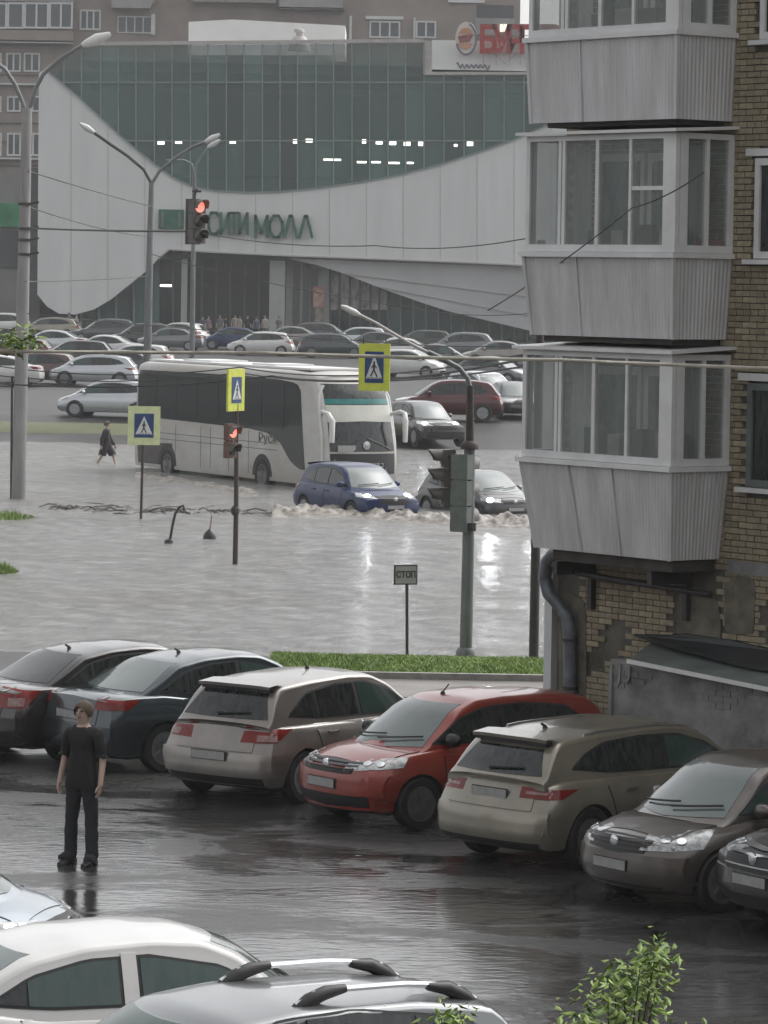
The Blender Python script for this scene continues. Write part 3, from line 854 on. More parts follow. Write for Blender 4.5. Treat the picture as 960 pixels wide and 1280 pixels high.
# ---- shapes of the cars in the photograph
def spec(kind):
    if kind == 'hatch':
        L = 4.3
        return dict(L=L, W=1.79, zb=.20, Rw=.325, xr=.80, xf=.92, belt=.97, wb=.80, wr=.60,
            nose=[(.2, .10), (.42, 0), (.6, .02), (.75, .09), (.9, .20)], tail=[(.2, .12), (.40, .0), (.62, .02), (.72, .08), (.98, .20)],
            deck=[(0, .97), (.3, .99), (2.6, .97), (3.3, .955), (3.8, .90), (4.05, .84), (L, .70)],
            roof=[(.16, .95), (.42, 1.28), (.60, 1.42), (1.2, 1.47), (2.0, 1.49), (2.5, 1.46), (2.9, 1.33), (3.75, .93)],
            dlo_lo=[(.62, 1.06), (1.2, 1.00), (2.9, .955), (3.28, .965)], dlo_hi=[(.72, 1.14), (1.05, 1.34), (1.7, 1.405), (2.3, 1.39), (2.75, 1.27), (3.28, .975)],
            pillars=[(.68, 1.20, 0), (1.24, 2.02, 0), (2.10, 3.22, 1)], ws=(.985, 1.41), rw=(1.045, 1.36), rwg=.10,
            head=(L - .35, .62, 40, [(-.30, .66), (.30, .70), (.34, .79), (-.26, .76)]), tail_l=(.22, .62, 150, [(-.26, .77), (.20, .78), (.36, .93), (-.20, .945)]),
            grille=(.40, .62, .73), lowf=(.70, .24, .42), lowr=(.72, .22, .36), bumpf=(.30, .62, .02), bumpr=(.36, .64, .035), platef=.48, plater=.60,
            gate=(.66, .99, .58, .56), doors=[([(1.22, .34), (2.02, .33)], [(1.05, .95), (2.02, .93)]), ([(2.06, .33), (3.10, .33)], [(2.06, .93), (3.12, .93)])],
            handles=[(1.35, .84), (2.25, .83)], hood=(3.15, 4.02, .68, .60), wiper=1, rwiper=1, aerial=1.95, mirror=(3.02, 1.0), spoiler=(.40, .75, 1.455), spokes=7)
    if kind == 'red':
        s = spec('hatch'); L = 4.13
        s.update(L=L, W=1.70, wb=.765, wr=.575, xr=.78, xf=.84, Rw=.315,
            roof=[(.14, .95), (.30, 1.24), (.48, 1.40), (1.0, 1.465), (1.8, 1.49), (2.35, 1.46), (2.72, 1.34), (3.42, .95)],
            deck=[(0, .98), (.3, .99), (2.5, .97), (3.2, .965), (3.75, .90), (L, .76)], nose=[(.2, .08), (.45, 0), (.62, .01), (.78, .06), (.92, .16)],
            dlo_lo=[(.60, 1.06), (1.2, 1.0), (2.7, .965), (3.05, .98)], dlo_hi=[(.66, 1.16), (.95, 1.35), (1.6, 1.405), (2.2, 1.385), (2.6, 1.27), (3.05, .99)],
            pillars=[(.64, 1.12, 0), (1.16, 1.90, 0), (1.98, 3.0, 0)], head=(L - .30, .58, 42, [(-.34, .70), (.36, .75), (.40, .86), (-.28, .81)]),
            grille=(.52, .67, .80), gbars=4, gchrome='low', lowf=(.66, .23, .47), bumpf=(.42, .66, .02), platef=.54, hood=(2.98, 3.92, .70, .64),
            doors=[([(1.10, .32), (1.90, .31)], [(.95, .95), (1.90, .94)]), ([(1.94, .31), (2.92, .31)], [(1.94, .94), (2.94, .94)])], handles=[(1.2, .85), (2.1, .84)],
            mirror=(2.82, 1.02), aerial=2.35, mirm=M_black, spokes=5, rimm=M_rimdk, spoiler=None)
        return s
    if kind == 'wagon':
        s = spec('hatch'); L = 4.41
        s.update(L=L, W=1.76, wb=.79, wr=.60, xr=.86, xf=.88, Rw=.345, zb=.22, belt=1.00,
            roof=[(.12, .97), (.36, 1.25), (.54, 1.40), (1.2, 1.465), (2.2, 1.485), (2.75, 1.445), (3.15, 1.32), (3.90, .97)],
            deck=[(0, 1.0), (.3, 1.02), (2.8, 1.0), (3.3, .985), (3.9, .95), (4.15, .88), (L, .76)],
            dlo_lo=[(.66, 1.10), (1.25, 1.03), (2.9, .985), (3.42, .995)], dlo_hi=[(.70, 1.14), (.90, 1.26), (1.25, 1.365), (1.9, 1.395), (2.5, 1.375), (2.95, 1.26), (3.42, 1.005)],
            pillars=[(.70, 1.28, 0), (1.32, 2.18, 0), (2.26, 3.36, 1)], ws=(1.01, 1.41), rw=(1.05, 1.32), rwg=.11,
            tail_l=(.18, .66, 148, [(-.22, .81), (.26, .81), (.40, .90), (-.20, .93)]), clear=(.12, .62, .35, .62),
            bumpr=(.34, .66, .02), plater=.83, gate=(.68, 1.02, .62, .60), lowr=(.72, .24, .36), rwiper=1, spoiler=(.36, .66, 1.452), rails=(1.0, 2.75, .58, .0), railm=M_chrome,
            doors=[([(1.32, .36), (2.18, .35)], [(1.12, .97), (2.18, .95)]), ([(2.22, .35), (3.24, .35)], [(2.22, .95), (3.26, .95)])], handles=[(1.5, .86), (2.42, .85)],
            mirror=(3.18, 1.03), aerial=1.0, fin=1, spokes=10, rimm=M_rimdk)
        return s
    if kind == 'sedan':
        L = 4.55
        return dict(L=L, W=1.77, zb=.20, Rw=.325, xr=.98, xf=.90, belt=.95, wb=.795, wr=.585,
            nose=[(.2, .10), (.42, 0), (.6, .02), (.75, .08), (.9, .20)], tail=[(.2, .12), (.42, .0), (.62, .01), (.85, .07), (1.05, .12)],
            deck=[(0, 1.0), (.25, 1.03), (.9, 1.035), (1.5, .97), (3.0, .95), (3.5, .94), (3.95, .895), (4.2, .84), (L, .72)],
            roof=[(.50, .96), (.95, 1.16), (1.35, 1.36), (1.8, 1.44), (2.3, 1.465), (2.7, 1.44), (3.05, 1.32), (3.85, .93)],
            dlo_lo=[(.98, 1.04), (1.5, .99), (2.9, .955), (3.38, .96)], dlo_hi=[(1.04, 1.08), (1.40, 1.28), (1.85, 1.37), (2.3, 1.385), (2.85, 1.27), (3.38, .97)],
            pillars=[(1.02, 1.42, 0), (1.46, 2.22, 0), (2.30, 3.32, 1)], ws=(.97, 1.40), rw=(1.04, 1.375), rwg=.08, rwm=M_cscreen,
            head=(L - .32, .60, 40, [(-.34, .64), (.32, .66), (.38, .80), (-.30, .80)]), tail_l=(.22, .64, 146, [(-.16, .84), (.28, .84), (.38, .96), (-.14, .97)]),
            grille=(.46, .60, .75), gbars=3, lowf=(.60, .26, .42), lowr=(.66, .22, .32), bumpf=(.32, .60, .02), bumpr=(.30, .62, .02), platef=.50, plater=.74,
            gate=(.64, 1.02, .60, .60), doors=[([(1.42, .33), (2.20, .32)], [(1.30, .94), (2.20, .93)]), ([(2.24, .32), (3.22, .32)], [(2.24, .93), (3.24, .92)])],
            handles=[(1.58, .83), (2.40, .82)], hood=(3.28, 4.25, .68, .60), wiper=1, aerial=1.75, fin=1, mirror=(3.12, .99), spokes=8)
    if kind == 'brown':
        s = spec('sedan'); s.update(L=4.26, W=1.70, wb=.77, wr=.575, xf=.83, grille=(.50, .62, .76), gbars=3, gchrome='low',
            deck=[(0, 1.0), (.25, 1.03), (.9, 1.03), (1.5, .97), (2.9, .965), (3.3, .955), (3.85, .89), (4.26, .76)],
            roof=[(.45, .96), (.9, 1.18), (1.3, 1.38), (1.7, 1.47), (2.2, 1.49), (2.6, 1.46), (2.9, 1.34), (3.58, .95)],
            dlo_lo=[(.95, 1.04), (1.4, .99), (2.8, .965), (3.15, .975)], dlo_hi=[(1.0, 1.08), (1.3, 1.28), (1.75, 1.39), (2.2, 1.395), (2.7, 1.28), (3.15, .985)],
            pillars=[(.98, 1.36, 0), (1.40, 2.06, 0), (2.14, 3.1, 1)], ws=(.985, 1.41),
            head=(3.94, .58, 40, [(-.32, .65), (.33, .68), (.42, .86), (-.24, .82)]), hood=(3.08, 4.0, .69, .62), platef=.48, bumpf=(.30, .60, .025),
            doors=[([(1.3, .33), (2.06, .32)], [(1.2, .95), (2.06, .94)]), ([(2.1, .32), (3.0, .32)], [(2.1, .94), (3.02, .94)])], handles=[(1.4, .84), (2.25, .83)], mirror=(2.9, 1.01), rimm=M_rimdk, spokes=6)
        return s
    if kind == 'suv':
        L = 4.55
        return dict(L=L, W=1.85, zb=.26, Rw=.36, xr=.88, xf=.92, belt=1.08, wb=.835, wr=.63,
            nose=[(.26, .10), (.5, 0), (.75, .02), (.92, .09), (1.05, .20)], tail=[(.26, .12), (.5, .0), (.75, .02), (1.08, .14)],
            deck=[(0, 1.08), (.3, 1.10), (2.7, 1.07), (3.3, 1.06), (4.0, .98), (L, .84)],
            roof=[(.12, 1.04), (.40, 1.40), (.58, 1.58), (1.2, 1.655), (2.1, 1.67), (2.65, 1.62), (3.0, 1.48), (3.72, 1.05)],
            dlo_lo=[(.62, 1.18), (1.3, 1.11), (2.9, 1.07), (3.3, 1.08)], dlo_hi=[(.70, 1.26), (1.0, 1.48), (1.7, 1.56), (2.3, 1.545), (2.85, 1.40), (3.3, 1.09)],
            pillars=[(.68, 1.26, 0), (1.30, 2.1, 0), (2.18, 3.24, 0)], ws=(1.10, 1.58), rw=(1.14, 1.50),
            head=(L - .32, .64, 40, [(-.34, .80), (.34, .84), (.40, .94), (-.30, .91)]), tail_l=(.2, .66, 150, [(-.32, .90), (.28, .90), (.36, 1.02), (-.32, 1.02)]),
            grille=(.52, .66, .88), gbars=5, lowf=(.74, .30, .56), lowr=(.76, .28, .50), bumpf=(.44, .66, .02), bumpr=(.44, .72, .02), platef=.58, plater=.80,
            gate=(.74, 1.08, .62, .60), doors=[([(1.32, .42), (2.1, .41)], [(1.15, 1.06), (2.1, 1.04)]), ([(2.14, .41), (3.15, .41)], [(2.14, 1.04), (3.17, 1.03)])],
            handles=[(1.45, .94), (2.3, .93)], hood=(3.25, 4.3, .72, .66), wiper=1, rwiper=1, aerial=1.0, fin=1, mirror=(3.05, 1.13), spokes=5, spoiler=(.36, .70, 1.64))

# ------------------------------------------------------------------ ground, flood, parking lot
def tz(Y):
    return pl([(65.9, -.02), (67.5, -.35), (146, -.5), (149.2, -.10), (151, .08), (154.5, .74), (160, .9), (282, 2.1), (300, 2.2), (420, 2.8), (1400, 4.0)], Y)

g = MB(); ys = [-60, 0, 40, 65.9, 66.6, 67.5, 100, 140, 146, 148, 149.2, 150, 151, 152.5, 154.5, 157, 160, 180, 220, 260, 282, 300, 350, 420, 700, 1400]
xs = [-1200, -400, -120, -60, -40, -30, -20, -10, 0, 10, 20, 30, 40, 60, 120, 400, 1200]
g.grid([[Vector((x, y, tz(y) + (noise.noise((x * .21, y * .3, 0)) * .12 if 146 < y < 154 else 0))) for x in xs] for y in ys])
struct('ground', g, M_far, 60, fix=False)
g = MB(); g.grid([[Vector((x, y, .004)) for x in (-40, -20, 0, 12, 20)] for y in (-20, 20, 40, 59.5)])
struct('parking_lot', g, M_asphalt, fix=False)
g = MB(); g.grid([[Vector((x, y, .010)) for x in (-40, -10, 0, 8, 14)] for y in (59.5, 61, 62.2)])
struct('path', g, M_path, fix=False)
# water: one sheet with small real waves
g = MB(); rows = []
yy = [66.1 + (151.5 - 66.1) * (i / 150) for i in range(151)]
for y in yy:
    r = []
    for i in range(161):
        x = lin(-.135, .135, i / 160) * y * 1.15
        h = .028 * noise.noise((x * .8, y * .45, 1.3)) + .018 * noise.noise((x * 2.1, y * 1.1, 4.0))
        r.append(Vector((x, y, -.05 + h)))
    rows.append(r)
g.grid(rows); struct('water', g, M_water, 80, fix=False)
for sgn in (-1, 1):   # the flood goes on to both sides
    g = MB(); g.grid([[Vector((sgn * .155 * y, y, -.05)), Vector((sgn * 400, y, -.05))] for y in (66.1, 100, 151.5)]); struct('water', g, M_water, fix=False)

# grass strip between path and flood
p0, p1 = G(352, 836), G(690, 836)
xa, xb = p0.x - .2, p1.x - .1
g = MB(); n = 60; rows = []
for j, y in enumerate((62.35, 62.6, 63.4, 64.4, 65.5, 66.15)):
    rows.append([Vector((lin(xa, xb, i / n), y + .12 * noise.noise((i * .4, j, 0)), (.02, .05, .08, .09, .05, -.12)[j] + .03 * noise.noise((i * .35, y * .8, 2)))) for i in range(n + 1)])
g.grid(rows); struct('grass_bank', g, M_grass, 60, fix=False)
g = MB(); g.b2((xa, 62.2, 0), (xb + .2, 62.33, .11)); struct('kerb', g, M_kerb)
g = MB()
for i in range(18000):
    x = random.uniform(xa, xb); y = random.uniform(62.4, 66.0)
    z = pl([(62.35, .02), (62.6, .05), (63.4, .08), (64.4, .09), (65.5, .05), (66.15, -.1)], y)
    h = random.uniform(.03, .075) * (1.0 + .6 * noise.noise((x * .5, y * .5, 9))); a = random.uniform(0, 6.28); d = Vector((math.cos(a), math.sin(a), 0)) * .014
    b = Vector((x, y, z)); tip = b + Vector((random.uniform(-.07, .07), random.uniform(-.07, .07), h))
    g.add([b - d, b + d, tip], [(0, 1, 2)])
tag(obj('grass', g, M_grass, fix=False), 'short green grass growing on the strip between path and flood', 'grass', kind='stuff')
# muddy pale island by the corner of the house
g = MB(); c = G(686, 838)
g.lathe([(1.0, -.1), (.8, .05), (.4, .10), (.01, .11)], 14, c=(c.x + 1.4, 65.0, 0)); struct('path_edge', g, M_path, 50)
# far grass strip where the pedestrian comes from
g = MB(); rows = []
q0, q1 = G(-60, 514, .3), G(330, 556, .3)
for j, (dy, dz) in enumerate(((0, -.12), (.6, .08), (1.4, .14), (2.1, .06))):
    rows.append([Vector((lin(-24, 2, i / 30), 151.3 + dy + .3 * noise.noise((i * .3, j, 3)), tz(151.3 + dy) + dz)) for i in range(31)])
g.grid(rows); struct('far_grass_verge', g, M_verge, 60, fix=False)

# the five-storey house the picture is taken from stands right behind the camera
g = MB(); g.b2((-34, -13, 0), (34, -1.2, 15.5)); struct('opposite_house_wall', g, M_block)
# little islands of drowned grass at the left edge
for k, (px, py, wd, lab) in enumerate(((12, 645, 46, 'tuft of drowned grass by the foot of the thick concrete pole'), (4, 712, 24, 'small tuft of grass showing above the flood at the left edge'))):
    c = G(px, py); s_ = F / c.y; rw = wd / s_
    g = MB()
    for i in range(700):
        a = random.uniform(0, 6.28); r = random.random() ** .6 * rw
        b = Vector((math.cos(a) * r * .7, math.sin(a) * r * 1.3, -.10)); h = random.uniform(.10, .26) * (1.2 - r / rw)
        d = Vector((math.cos(a * 7), math.sin(a * 7), 0)) * .02
        g.add([b - d, b + d, b + Vector((random.uniform(-.1, .1), random.uniform(-.1, .1), h + .06))], [(0, 1, 2)])
    tag(obj('grass_tuft', g, M_grass, loc=c, fix=False), lab, 'grass tuft', 'tufts of grass standing in the flood')

# churned foam and bow waves
def wake(name, path, wd, hgt, n, label, seed):
    g = MB(); rows = []; m = 26
    for j in range(m + 1):
        r = []
        for i in range(n + 1):
            t = i / n * (len(path) - 1); k = min(int(t), len(path) - 2); p = path[k].lerp(path[k + 1], t - k)
            v = j / m * 2 - 1; env = max(0, 1 - v * v) ** .8 * min(1, i / 6, (n - i) / 6)
            x, y = p.x, p.y + v * wd
            h = env * hgt * (.45 + .75 * abs(noise.noise((x * 1.1, y * .9, seed))) + .5 * noise.noise((x * 3.2, y * 2.2, seed + 3)) + .16 * noise.noise((x * 7.5, y * 5.0, seed + 5)))
            r.append(Vector((x, y, -.065 + max(0, h) - (1 - env) * .05)))
        rows.append(r)
    g.grid(rows)
    return tag(obj(name, g, M_foam, None, 70, fix=False), label, 'foam', kind='stuff')
wake('foam', [G(338, 640), G(440, 640), G(540, 648), G(680, 655)], 1.9, .29, 420, 'brown foaming bow wave in front of the blue crossover', 1.0)
wake('foam', [G(165, 592), G(230, 600), G(330, 617)], 1.1, .14, 120, 'churned water along the side of the coach', 7.0)

# ------------------------------------------------------------------ shopping mall
DM = 285.0
def mp(px, py, d=0.0): 
    v = W(px, py, DM); return Vector((v.x, DM + d, v.z))
mall = thing('shopping_mall', 'pale shopping mall with a big curved teal glass front and green letters', 'mall', (0, 0, 0))
up = [(50, 92), (58, 87), (78, 104), (100, 122), (125, 146), (150, 169), (175, 190), (195, 206), (215, 221), (240, 233), (270, 239), (310, 241), (350, 240), (400, 235), (450, 228), (500, 219), (550, 206), (600, 190), (640, 176), (700, 150), (780, 118),
      (780, 338), (700, 334), (600, 329), (500, 325), (420, 322), (340, 319), (260, 315), (212, 312), (198, 324), (182, 340), (160, 358), (140, 374), (118, 387), (95, 393), (75, 392), (60, 383), (48, 368)]
g = MB(); g.prism([mp(x, y, -.9) for x, y in up], (0, .8, 0)); obj('cladding', g, M_clad, mall)
# seams between the cladding sheets and a dark edge round the glass
g = MB()
edge = up[1:21]
for a, b in zip(edge, edge[1:]): g.bar(mp(*a, -.92), mp(*b, -.92), .22, .10)
obj('glass_edge_trim', g, M_mull, mall)
g = MB()
for a, b in ((up[22], up[23]), (up[23], up[24]), (up[24], up[25]), (up[25], up[26]), (up[26], up[27]), (up[27], up[28]), (up[28], up[29])): g.bar(mp(*a, -.92), mp(*b, -.92), .18, .10)
obj('lower_edge_trim', g, M_coping, mall)
for x in range(90, 780, 46):
    inside = [y for y in range(85, 395) if (lambda X, Y: sum(((a[1] > Y) != (b[1] > Y)) and (X < (b[0] - a[0]) * (Y - a[1]) / (b[1] - a[1]) + a[0]) for a, b in zip(up, up[1:] + up[:1])) % 2)(x, y)]
    if inside:
        g = MB(); g.bar(mp(x, inside[0] + 2, -.905), mp(x, inside[-1] - 2, -.905), .05, .02); obj('panel_seam', g, M_coping, mall)
# leaning soffit
lo = [(360, 323), (780, 339), (780, 448), (720, 430), (665, 414), (610, 401), (560, 389), (520, 376), (470, 358), (430, 342), (395, 331)]
g = MB(); g.prism([mp(x, y, lin(-.1, 1.1, min(1, max(0, (y - 325) / 110)))) for x, y in lo], (0, .5, .25)); obj('soffit', g, M_soffit, mall)
for a, b in (((430, 342), (780, 386)), ((470, 358), (780, 418))):
    g = MB(); g.bar(mp(*a, .02 if a[0] == 430 else .20), mp(*b, .52 if a[0] == 430 else .88), .08, .06); obj('soffit_seam', g, M_coping, mall)
# curtain wall: one pane per bay and storey
def topy(x):
    if x < 100: return lin(90, 60, (x - 57) / 43)
    if x < 116: return lin(60, 57, (x - 100) / 16)
    if x < 530: return lin(57, 53, (x - 116) / 414)
    return 94
bx = [57, 80, 102] + [int(126 + 22.45 * k) for k in range(18)] + [530] + [530 + 25 * k for k in range(1, 11)]
for i, (a, b) in enumerate(zip(bx, bx[1:])):
    for j, (y0, y1) in enumerate(((None, 103), (103, 176), (176, 246))):
        ta, tb = (topy(a + .01), topy(b - .01)) if y0 is None else (y0, y0)
        if j == 2 and b < 180: continue
        if j == 1 and b < 90: continue
        P = [mp(a + .6, ta + .6, 0), mp(b - .6, tb + .6, 0), mp(b - .6, y1 - .6, 0), mp(a + .6, y1 - .6, 0)]
        tilt = random.uniform(-.03, .03)
        P[0].y += tilt; P[3].y += tilt
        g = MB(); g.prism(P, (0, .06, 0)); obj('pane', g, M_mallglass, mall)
for i, x in enumerate(bx):
    g = MB(); t = topy(x if x != 530 else 529); g.bar(mp(x, t, -.12), mp(x, 247, -.12), .085, .22); obj('mullion', g, M_mull, mall)
g = MB(); g.bar(mp(57, 103, -.06), mp(780, 103, -.06), .10, .12, up=(0, 1, 0)); g.bar(mp(100, 176, -.06), mp(780, 176, -.06), .10, .12, up=(0, 1, 0)); obj('transom', g, M_mull, mall)
g = MB(); g.bar(mp(57, 88, -.2), mp(100, 58, -.2), .25, .5, up=(0, 1, 0)); g.bar(mp(100, 58, -.2), mp(116, 55, -.2), .25, .5, up=(0, 1, 0)); g.bar(mp(116, 55, -.2), mp(530, 51, -.2), .25, .5, up=(0, 1, 0)); g.bar(mp(530, 92, -.2), mp(780, 92, -.2), .22, .5, up=(0, 1, 0))
obj('roof_coping', g, M_coping, mall)
# interior: floors, back wall, lamps seen through the glass
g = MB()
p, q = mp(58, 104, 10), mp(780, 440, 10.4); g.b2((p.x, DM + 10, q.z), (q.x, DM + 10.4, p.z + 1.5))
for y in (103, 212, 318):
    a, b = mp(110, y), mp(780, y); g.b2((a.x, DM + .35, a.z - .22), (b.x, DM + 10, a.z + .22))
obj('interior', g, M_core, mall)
g = MB(); a, b = mp(50, 58), mp(780, 58); g.b2((a.x + 3, DM + .4, a.z - 1), (b.x, DM + 30, a.z - .7)); obj('roof', g, M_coping, mall)
for (x, y, wd, hh) in ((200, 178, .5, .22), (222, 177, .5, .2), (290, 177, .45, .18), (369, 176, .38, .3), (386, 175, .5, .26), (415, 199, 1.3, .14), (455, 176, .3, .3), (474, 177, .5, .3), (491, 178, .5, .28), (509, 179, .5, .28), (526, 179, .35, .3), (452, 202, .7, .14), (470, 202, .7, .14), (492, 203, .9, .14), (513, 203, .5, .14), (588, 179, .45, .3), (570, 181, .25, .18), (206, 357, .8, .14)):
    g = MB(); c = mp(x, y, 1.3); g.box(c, (wd, .2, hh)); obj('ceiling_lamp', g, M_lamp, mall)
# white sign board, roof letters and logo
g = MB(); a, b = mp(540, 50), mp(780, 91); g.b2((a.x, DM - .1, b.z), (b.x, DM + .3, a.z)); obj('sign_board', g, M_whitebox, mall)
g = MB(); a, b = mp(529, 51), mp(540, 93); g.b2((a.x, DM - .05, b.z), (b.x, DM + .35, a.z)); obj('sign_board_side', g, M_coping, mall)
sign = thing('roof_sign', 'red burger restaurant roof letters with a round logo above the teal glass', 'sign', mp(620, 60, -.8))
o0 = sign.location.copy()
for ch, px in zip('БУРГЕР', (609.5, 626.5, 643, 658, 673, 690)):
    text('letter', ch, 2.75, M_red, sign, mp(px, 52.5, -.8) - o0, ext=.14, sx=.82, bold=.09)
g = MB()
for px in (604, 620, 637, 650, 664, 680, 694): g.bar(mp(px, 40, -.5) - o0, mp(px, 82, -.5) - o0, .06, .06)
for a, b in (((604, 66), (700, 68)), ((604, 44), (700, 46)), ((615, 66), (632, 80)), ((648, 66), (630, 80)), ((648, 66), (664, 80))): g.bar(mp(*a, -.5) - o0, mp(*b, -.5) - o0, .05, .05)
obj('sign_frame', g, M_coping, sign)
lc = mp(582.5, 49, -.8) - o0
def ell(mb, rx, rz_, y, dep, c, n=28, a0=0, a1=2 * math.pi, mi=0):
    P = [c + Vector((rx * math.cos(lin(a0, a1, k / n)), y, rz_ * math.sin(lin(a0, a1, k / n)))) for k in range(n + (0 if a1 - a0 > 6.2 else 1))]
    mb.prism(P, (0, dep, 0), mi)
g = MB(); ell(g, .80, 1.25, 0, .25, lc); obj('logo_disc', g, M_logo_w, sign)
g = MB()
P = [lc + Vector((.74 * math.cos(a), -.06, 1.18 * math.sin(a))) for a in [R(200 + 230 * k / 30) for k in range(31)]]
g.tube(P, .085, 6); obj('logo_ring', g, M_ring, sign)
g = MB(); ell(g, .50, .50, -.07, .06, lc + Vector((-.04, 0, .28)), 16, R(8), R(172)); obj('logo_bun', g, M_bun, sign)
g = MB(); ell(g, .50, .50, -.07, .06, lc + Vector((-.04, 0, -.28)), 16, R(188), R(352)); obj('logo_bun', g, M_bun, sign)
text('logo_lettering', 'БУРГЕР', .30, M_red, sign, lc + Vector((-.04, -.07, .11)), rot=(R(90), R(-8), 0), ext=.03, bold=.014)
text('logo_lettering', 'КИНГ', .34, M_red, sign, lc + Vector((-.04, -.07, -.15)), rot=(R(90), R(-8), 0), ext=.03, bold=.014)
g = MB(); P = []
for k in range(90):
    t = k / 89; x = lin(571, 612, t); y = 83 - 2.6 * math.sin(t * 46) * (1 - .35 * t) - (3 if k < 9 else 0) * (1 - k / 9) + (4 * math.sin((t - .9) * 31) if t > .9 else 0)
    P.append(mp(x, y, -.16))
g.tube(P, .045, 4); obj('script_lettering', g, M_ring, mall)
# green letters made of strokes: С И Т И  М О Л Л
LET = {'С': [((1, .85), (.8, 1), (.25, 1), (0, .75), (0, .25), (.25, 0), (.8, 0), (1, .15))], 'И': [((0, 1), (0, 0), (1, 1), (1, 0))], 'Т': [((0, 1), (1, 1)), ((.5, 1), (.5, 0))],
       'М': [((0, 0), (0, 1), (.5, .2), (1, 1), (1, 0))], 'О': [((.3, 0), (0, .3), (0, .7), (.3, 1), (.7, 1), (1, .7), (1, .3), (.7, 0), (.3, 0))], 'Л': [((0, 0), (.42, 1), (.58, 1), (1, 0))]}
for ch, x0, x1 in (('С', 262, 274), ('И', 277, 287), ('Т', 288.5, 298.5), ('И', 300, 310), ('М', 320, 335), ('О', 338, 353.5), ('Л', 356.5, 371.5), ('Л', 375, 390.5)):
    g = MB()
    for pts in LET[ch]:
        Q = [mp(lin(x0, x1, u), lin(296.5 if x0 > 300 else 293, 270 if x0 > 300 else 267, v) + (x0 - 320) * .010, -1.25) for u, v in pts]
        for a, b in zip(Q, Q[1:]):
            d = (b - a).normalized() * .06; g.bar(a - d, b + d, .21, .30, up=(0, 1, 0))
    obj('letter', g, M_greenletter, mall)
g = MB(); a, b = mp(199.5, 262, -1.3), mp(231, 287, -1.0); g.b2((a.x, DM - 1.3, b.z), (b.x, DM - 1.0, a.z)); em = obj('emblem', g, M_greenletter, mall)
for x in (204.5, 225.5): g = MB(); c = mp(x, 275, -1.33); g.box(c, (.16, .08, 1.1)); obj('emblem_stroke', g, M_tin, em)
# ground floor
sx = [196, 214, 232, 250, 268, 286, 304, 322, 340]
for a, b in zip(sx, sx[1:]):
    for y0, y1 in ((310, 352), (352, 436)):
        g = MB(); g.prism([mp(a + .4, y0, 2.6), mp(b - .4, y0, 2.6), mp(b - .4, y1 - .5, 2.6), mp(a + .4, y1 - .5, 2.6)], (0, .06, 0)); obj('shop_pane', g, M_shopglass, mall)
for x in sx:
    g = MB(); g.bar(mp(x, 310, 2.5), mp(x, 437, 2.5), .14, .2); obj('shop_mullion', g, M_dark, mall)
fx = [100, 122, 144, 166, 188, 198]
for a, b in zip(fx, fx[1:]):
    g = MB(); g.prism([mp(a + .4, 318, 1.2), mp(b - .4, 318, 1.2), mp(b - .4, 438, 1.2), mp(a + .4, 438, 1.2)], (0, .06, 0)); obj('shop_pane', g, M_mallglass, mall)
    g = MB(); g.bar(mp(a, 318, 1.1), mp(a, 438, 1.1), .14, .2); obj('shop_mullion', g, M_mull, mall)
for x, wd in ((230.5, .42), (347, 1.15)):
    g = MB(); a, b = mp(x, 316), mp(x, 440); g.b2((a.x - wd / 2, DM + .4, b.z), (a.x + wd / 2, DM + .4 + wd, a.z)); obj('column', g, M_col, mall)
g = MB(); a, b = mp(357, 322), mp(412, 438); g.b2((a.x, DM + 2.4, b.z), (b.x, DM + 2.7, a.z)); obj('entrance_wall', g, M_col, mall)
for x in (366, 378, 388):
    g = MB(); a, b = mp(x, 330), mp(x + 7, 436); g.b2((a.x, DM + 2.3, b.z), (b.x, DM + 2.42, a.z)); obj('entrance_door', g, M_shopglass, mall)
g = MB(); a, b = mp(391, 358), mp(404, 384); g.b2((a.x, DM + 2.1, b.z), (b.x, DM + 2.2, a.z)); obj('poster', g, mat('poster', (.40, .10, .06), .5, var=.8, vscale=3, col2=(.5, .42, .36)), mall)
g = MB(); a, b = mp(393, 384), mp(403, 412); g.b2((a.x, DM + 2.1, b.z), (b.x, DM + 2.2, a.z)); obj('poster', g, mat('poster_pale', (.38, .30, .26), .5, var=.8, vscale=4, col2=(.07, .06, .05)), mall)
M_brightpane = mat('white_reflection_pane', (.42, .42, .38), .3, var=.85, vscale=1.4, vs=(1.5, 1, .7), col2=(.06, .065, .06))  # whitish reflections painted into the colour of the entrance panes
ex = [412, 424, 437, 450, 463, 474, 484]
for a, b in zip(ex, ex[1:]):
    for y0, y1 in ((334, 388), (388, 438)):
        g = MB(); g.prism([mp(a + .4, y0, 2.4), mp(b - .4, y0, 2.4), mp(b - .4, y1 - .5, 2.4), mp(a + .4, y1 - .5, 2.4)], (0, .06, 0)); obj('entrance_pane', g, M_brightpane if y0 < 380 else M_shopglass, mall)
    g = MB(); g.bar(mp(a, 332, 2.3), mp(a, 438, 2.3), .16, .2); obj('entrance_mullion', g, M_dark, mall)
gx = [485 + 16 * k for k in range(19)]
for a, b in zip(gx, gx[1:]):
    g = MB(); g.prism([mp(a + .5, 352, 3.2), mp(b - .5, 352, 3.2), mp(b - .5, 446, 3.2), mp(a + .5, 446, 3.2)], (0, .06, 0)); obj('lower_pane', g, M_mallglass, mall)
    g = MB(); g.bar(mp(a, 352, 3.1), mp(a, 446, 3.1), .10, .16); obj('lower_mullion', g, M_mull, mall)
g = MB(); a, b = mp(37.5, 210), mp(49, 398); g.b2((a.x, DM + .1, b.z - 3), (b.x, DM + 30, a.z)); g.b2((b.x + .01, DM + 12, b.z - 2), (mp(112, 0).x, DM + 30, mp(0, 92).z)); obj('side_wall', g, M_dark, mall)
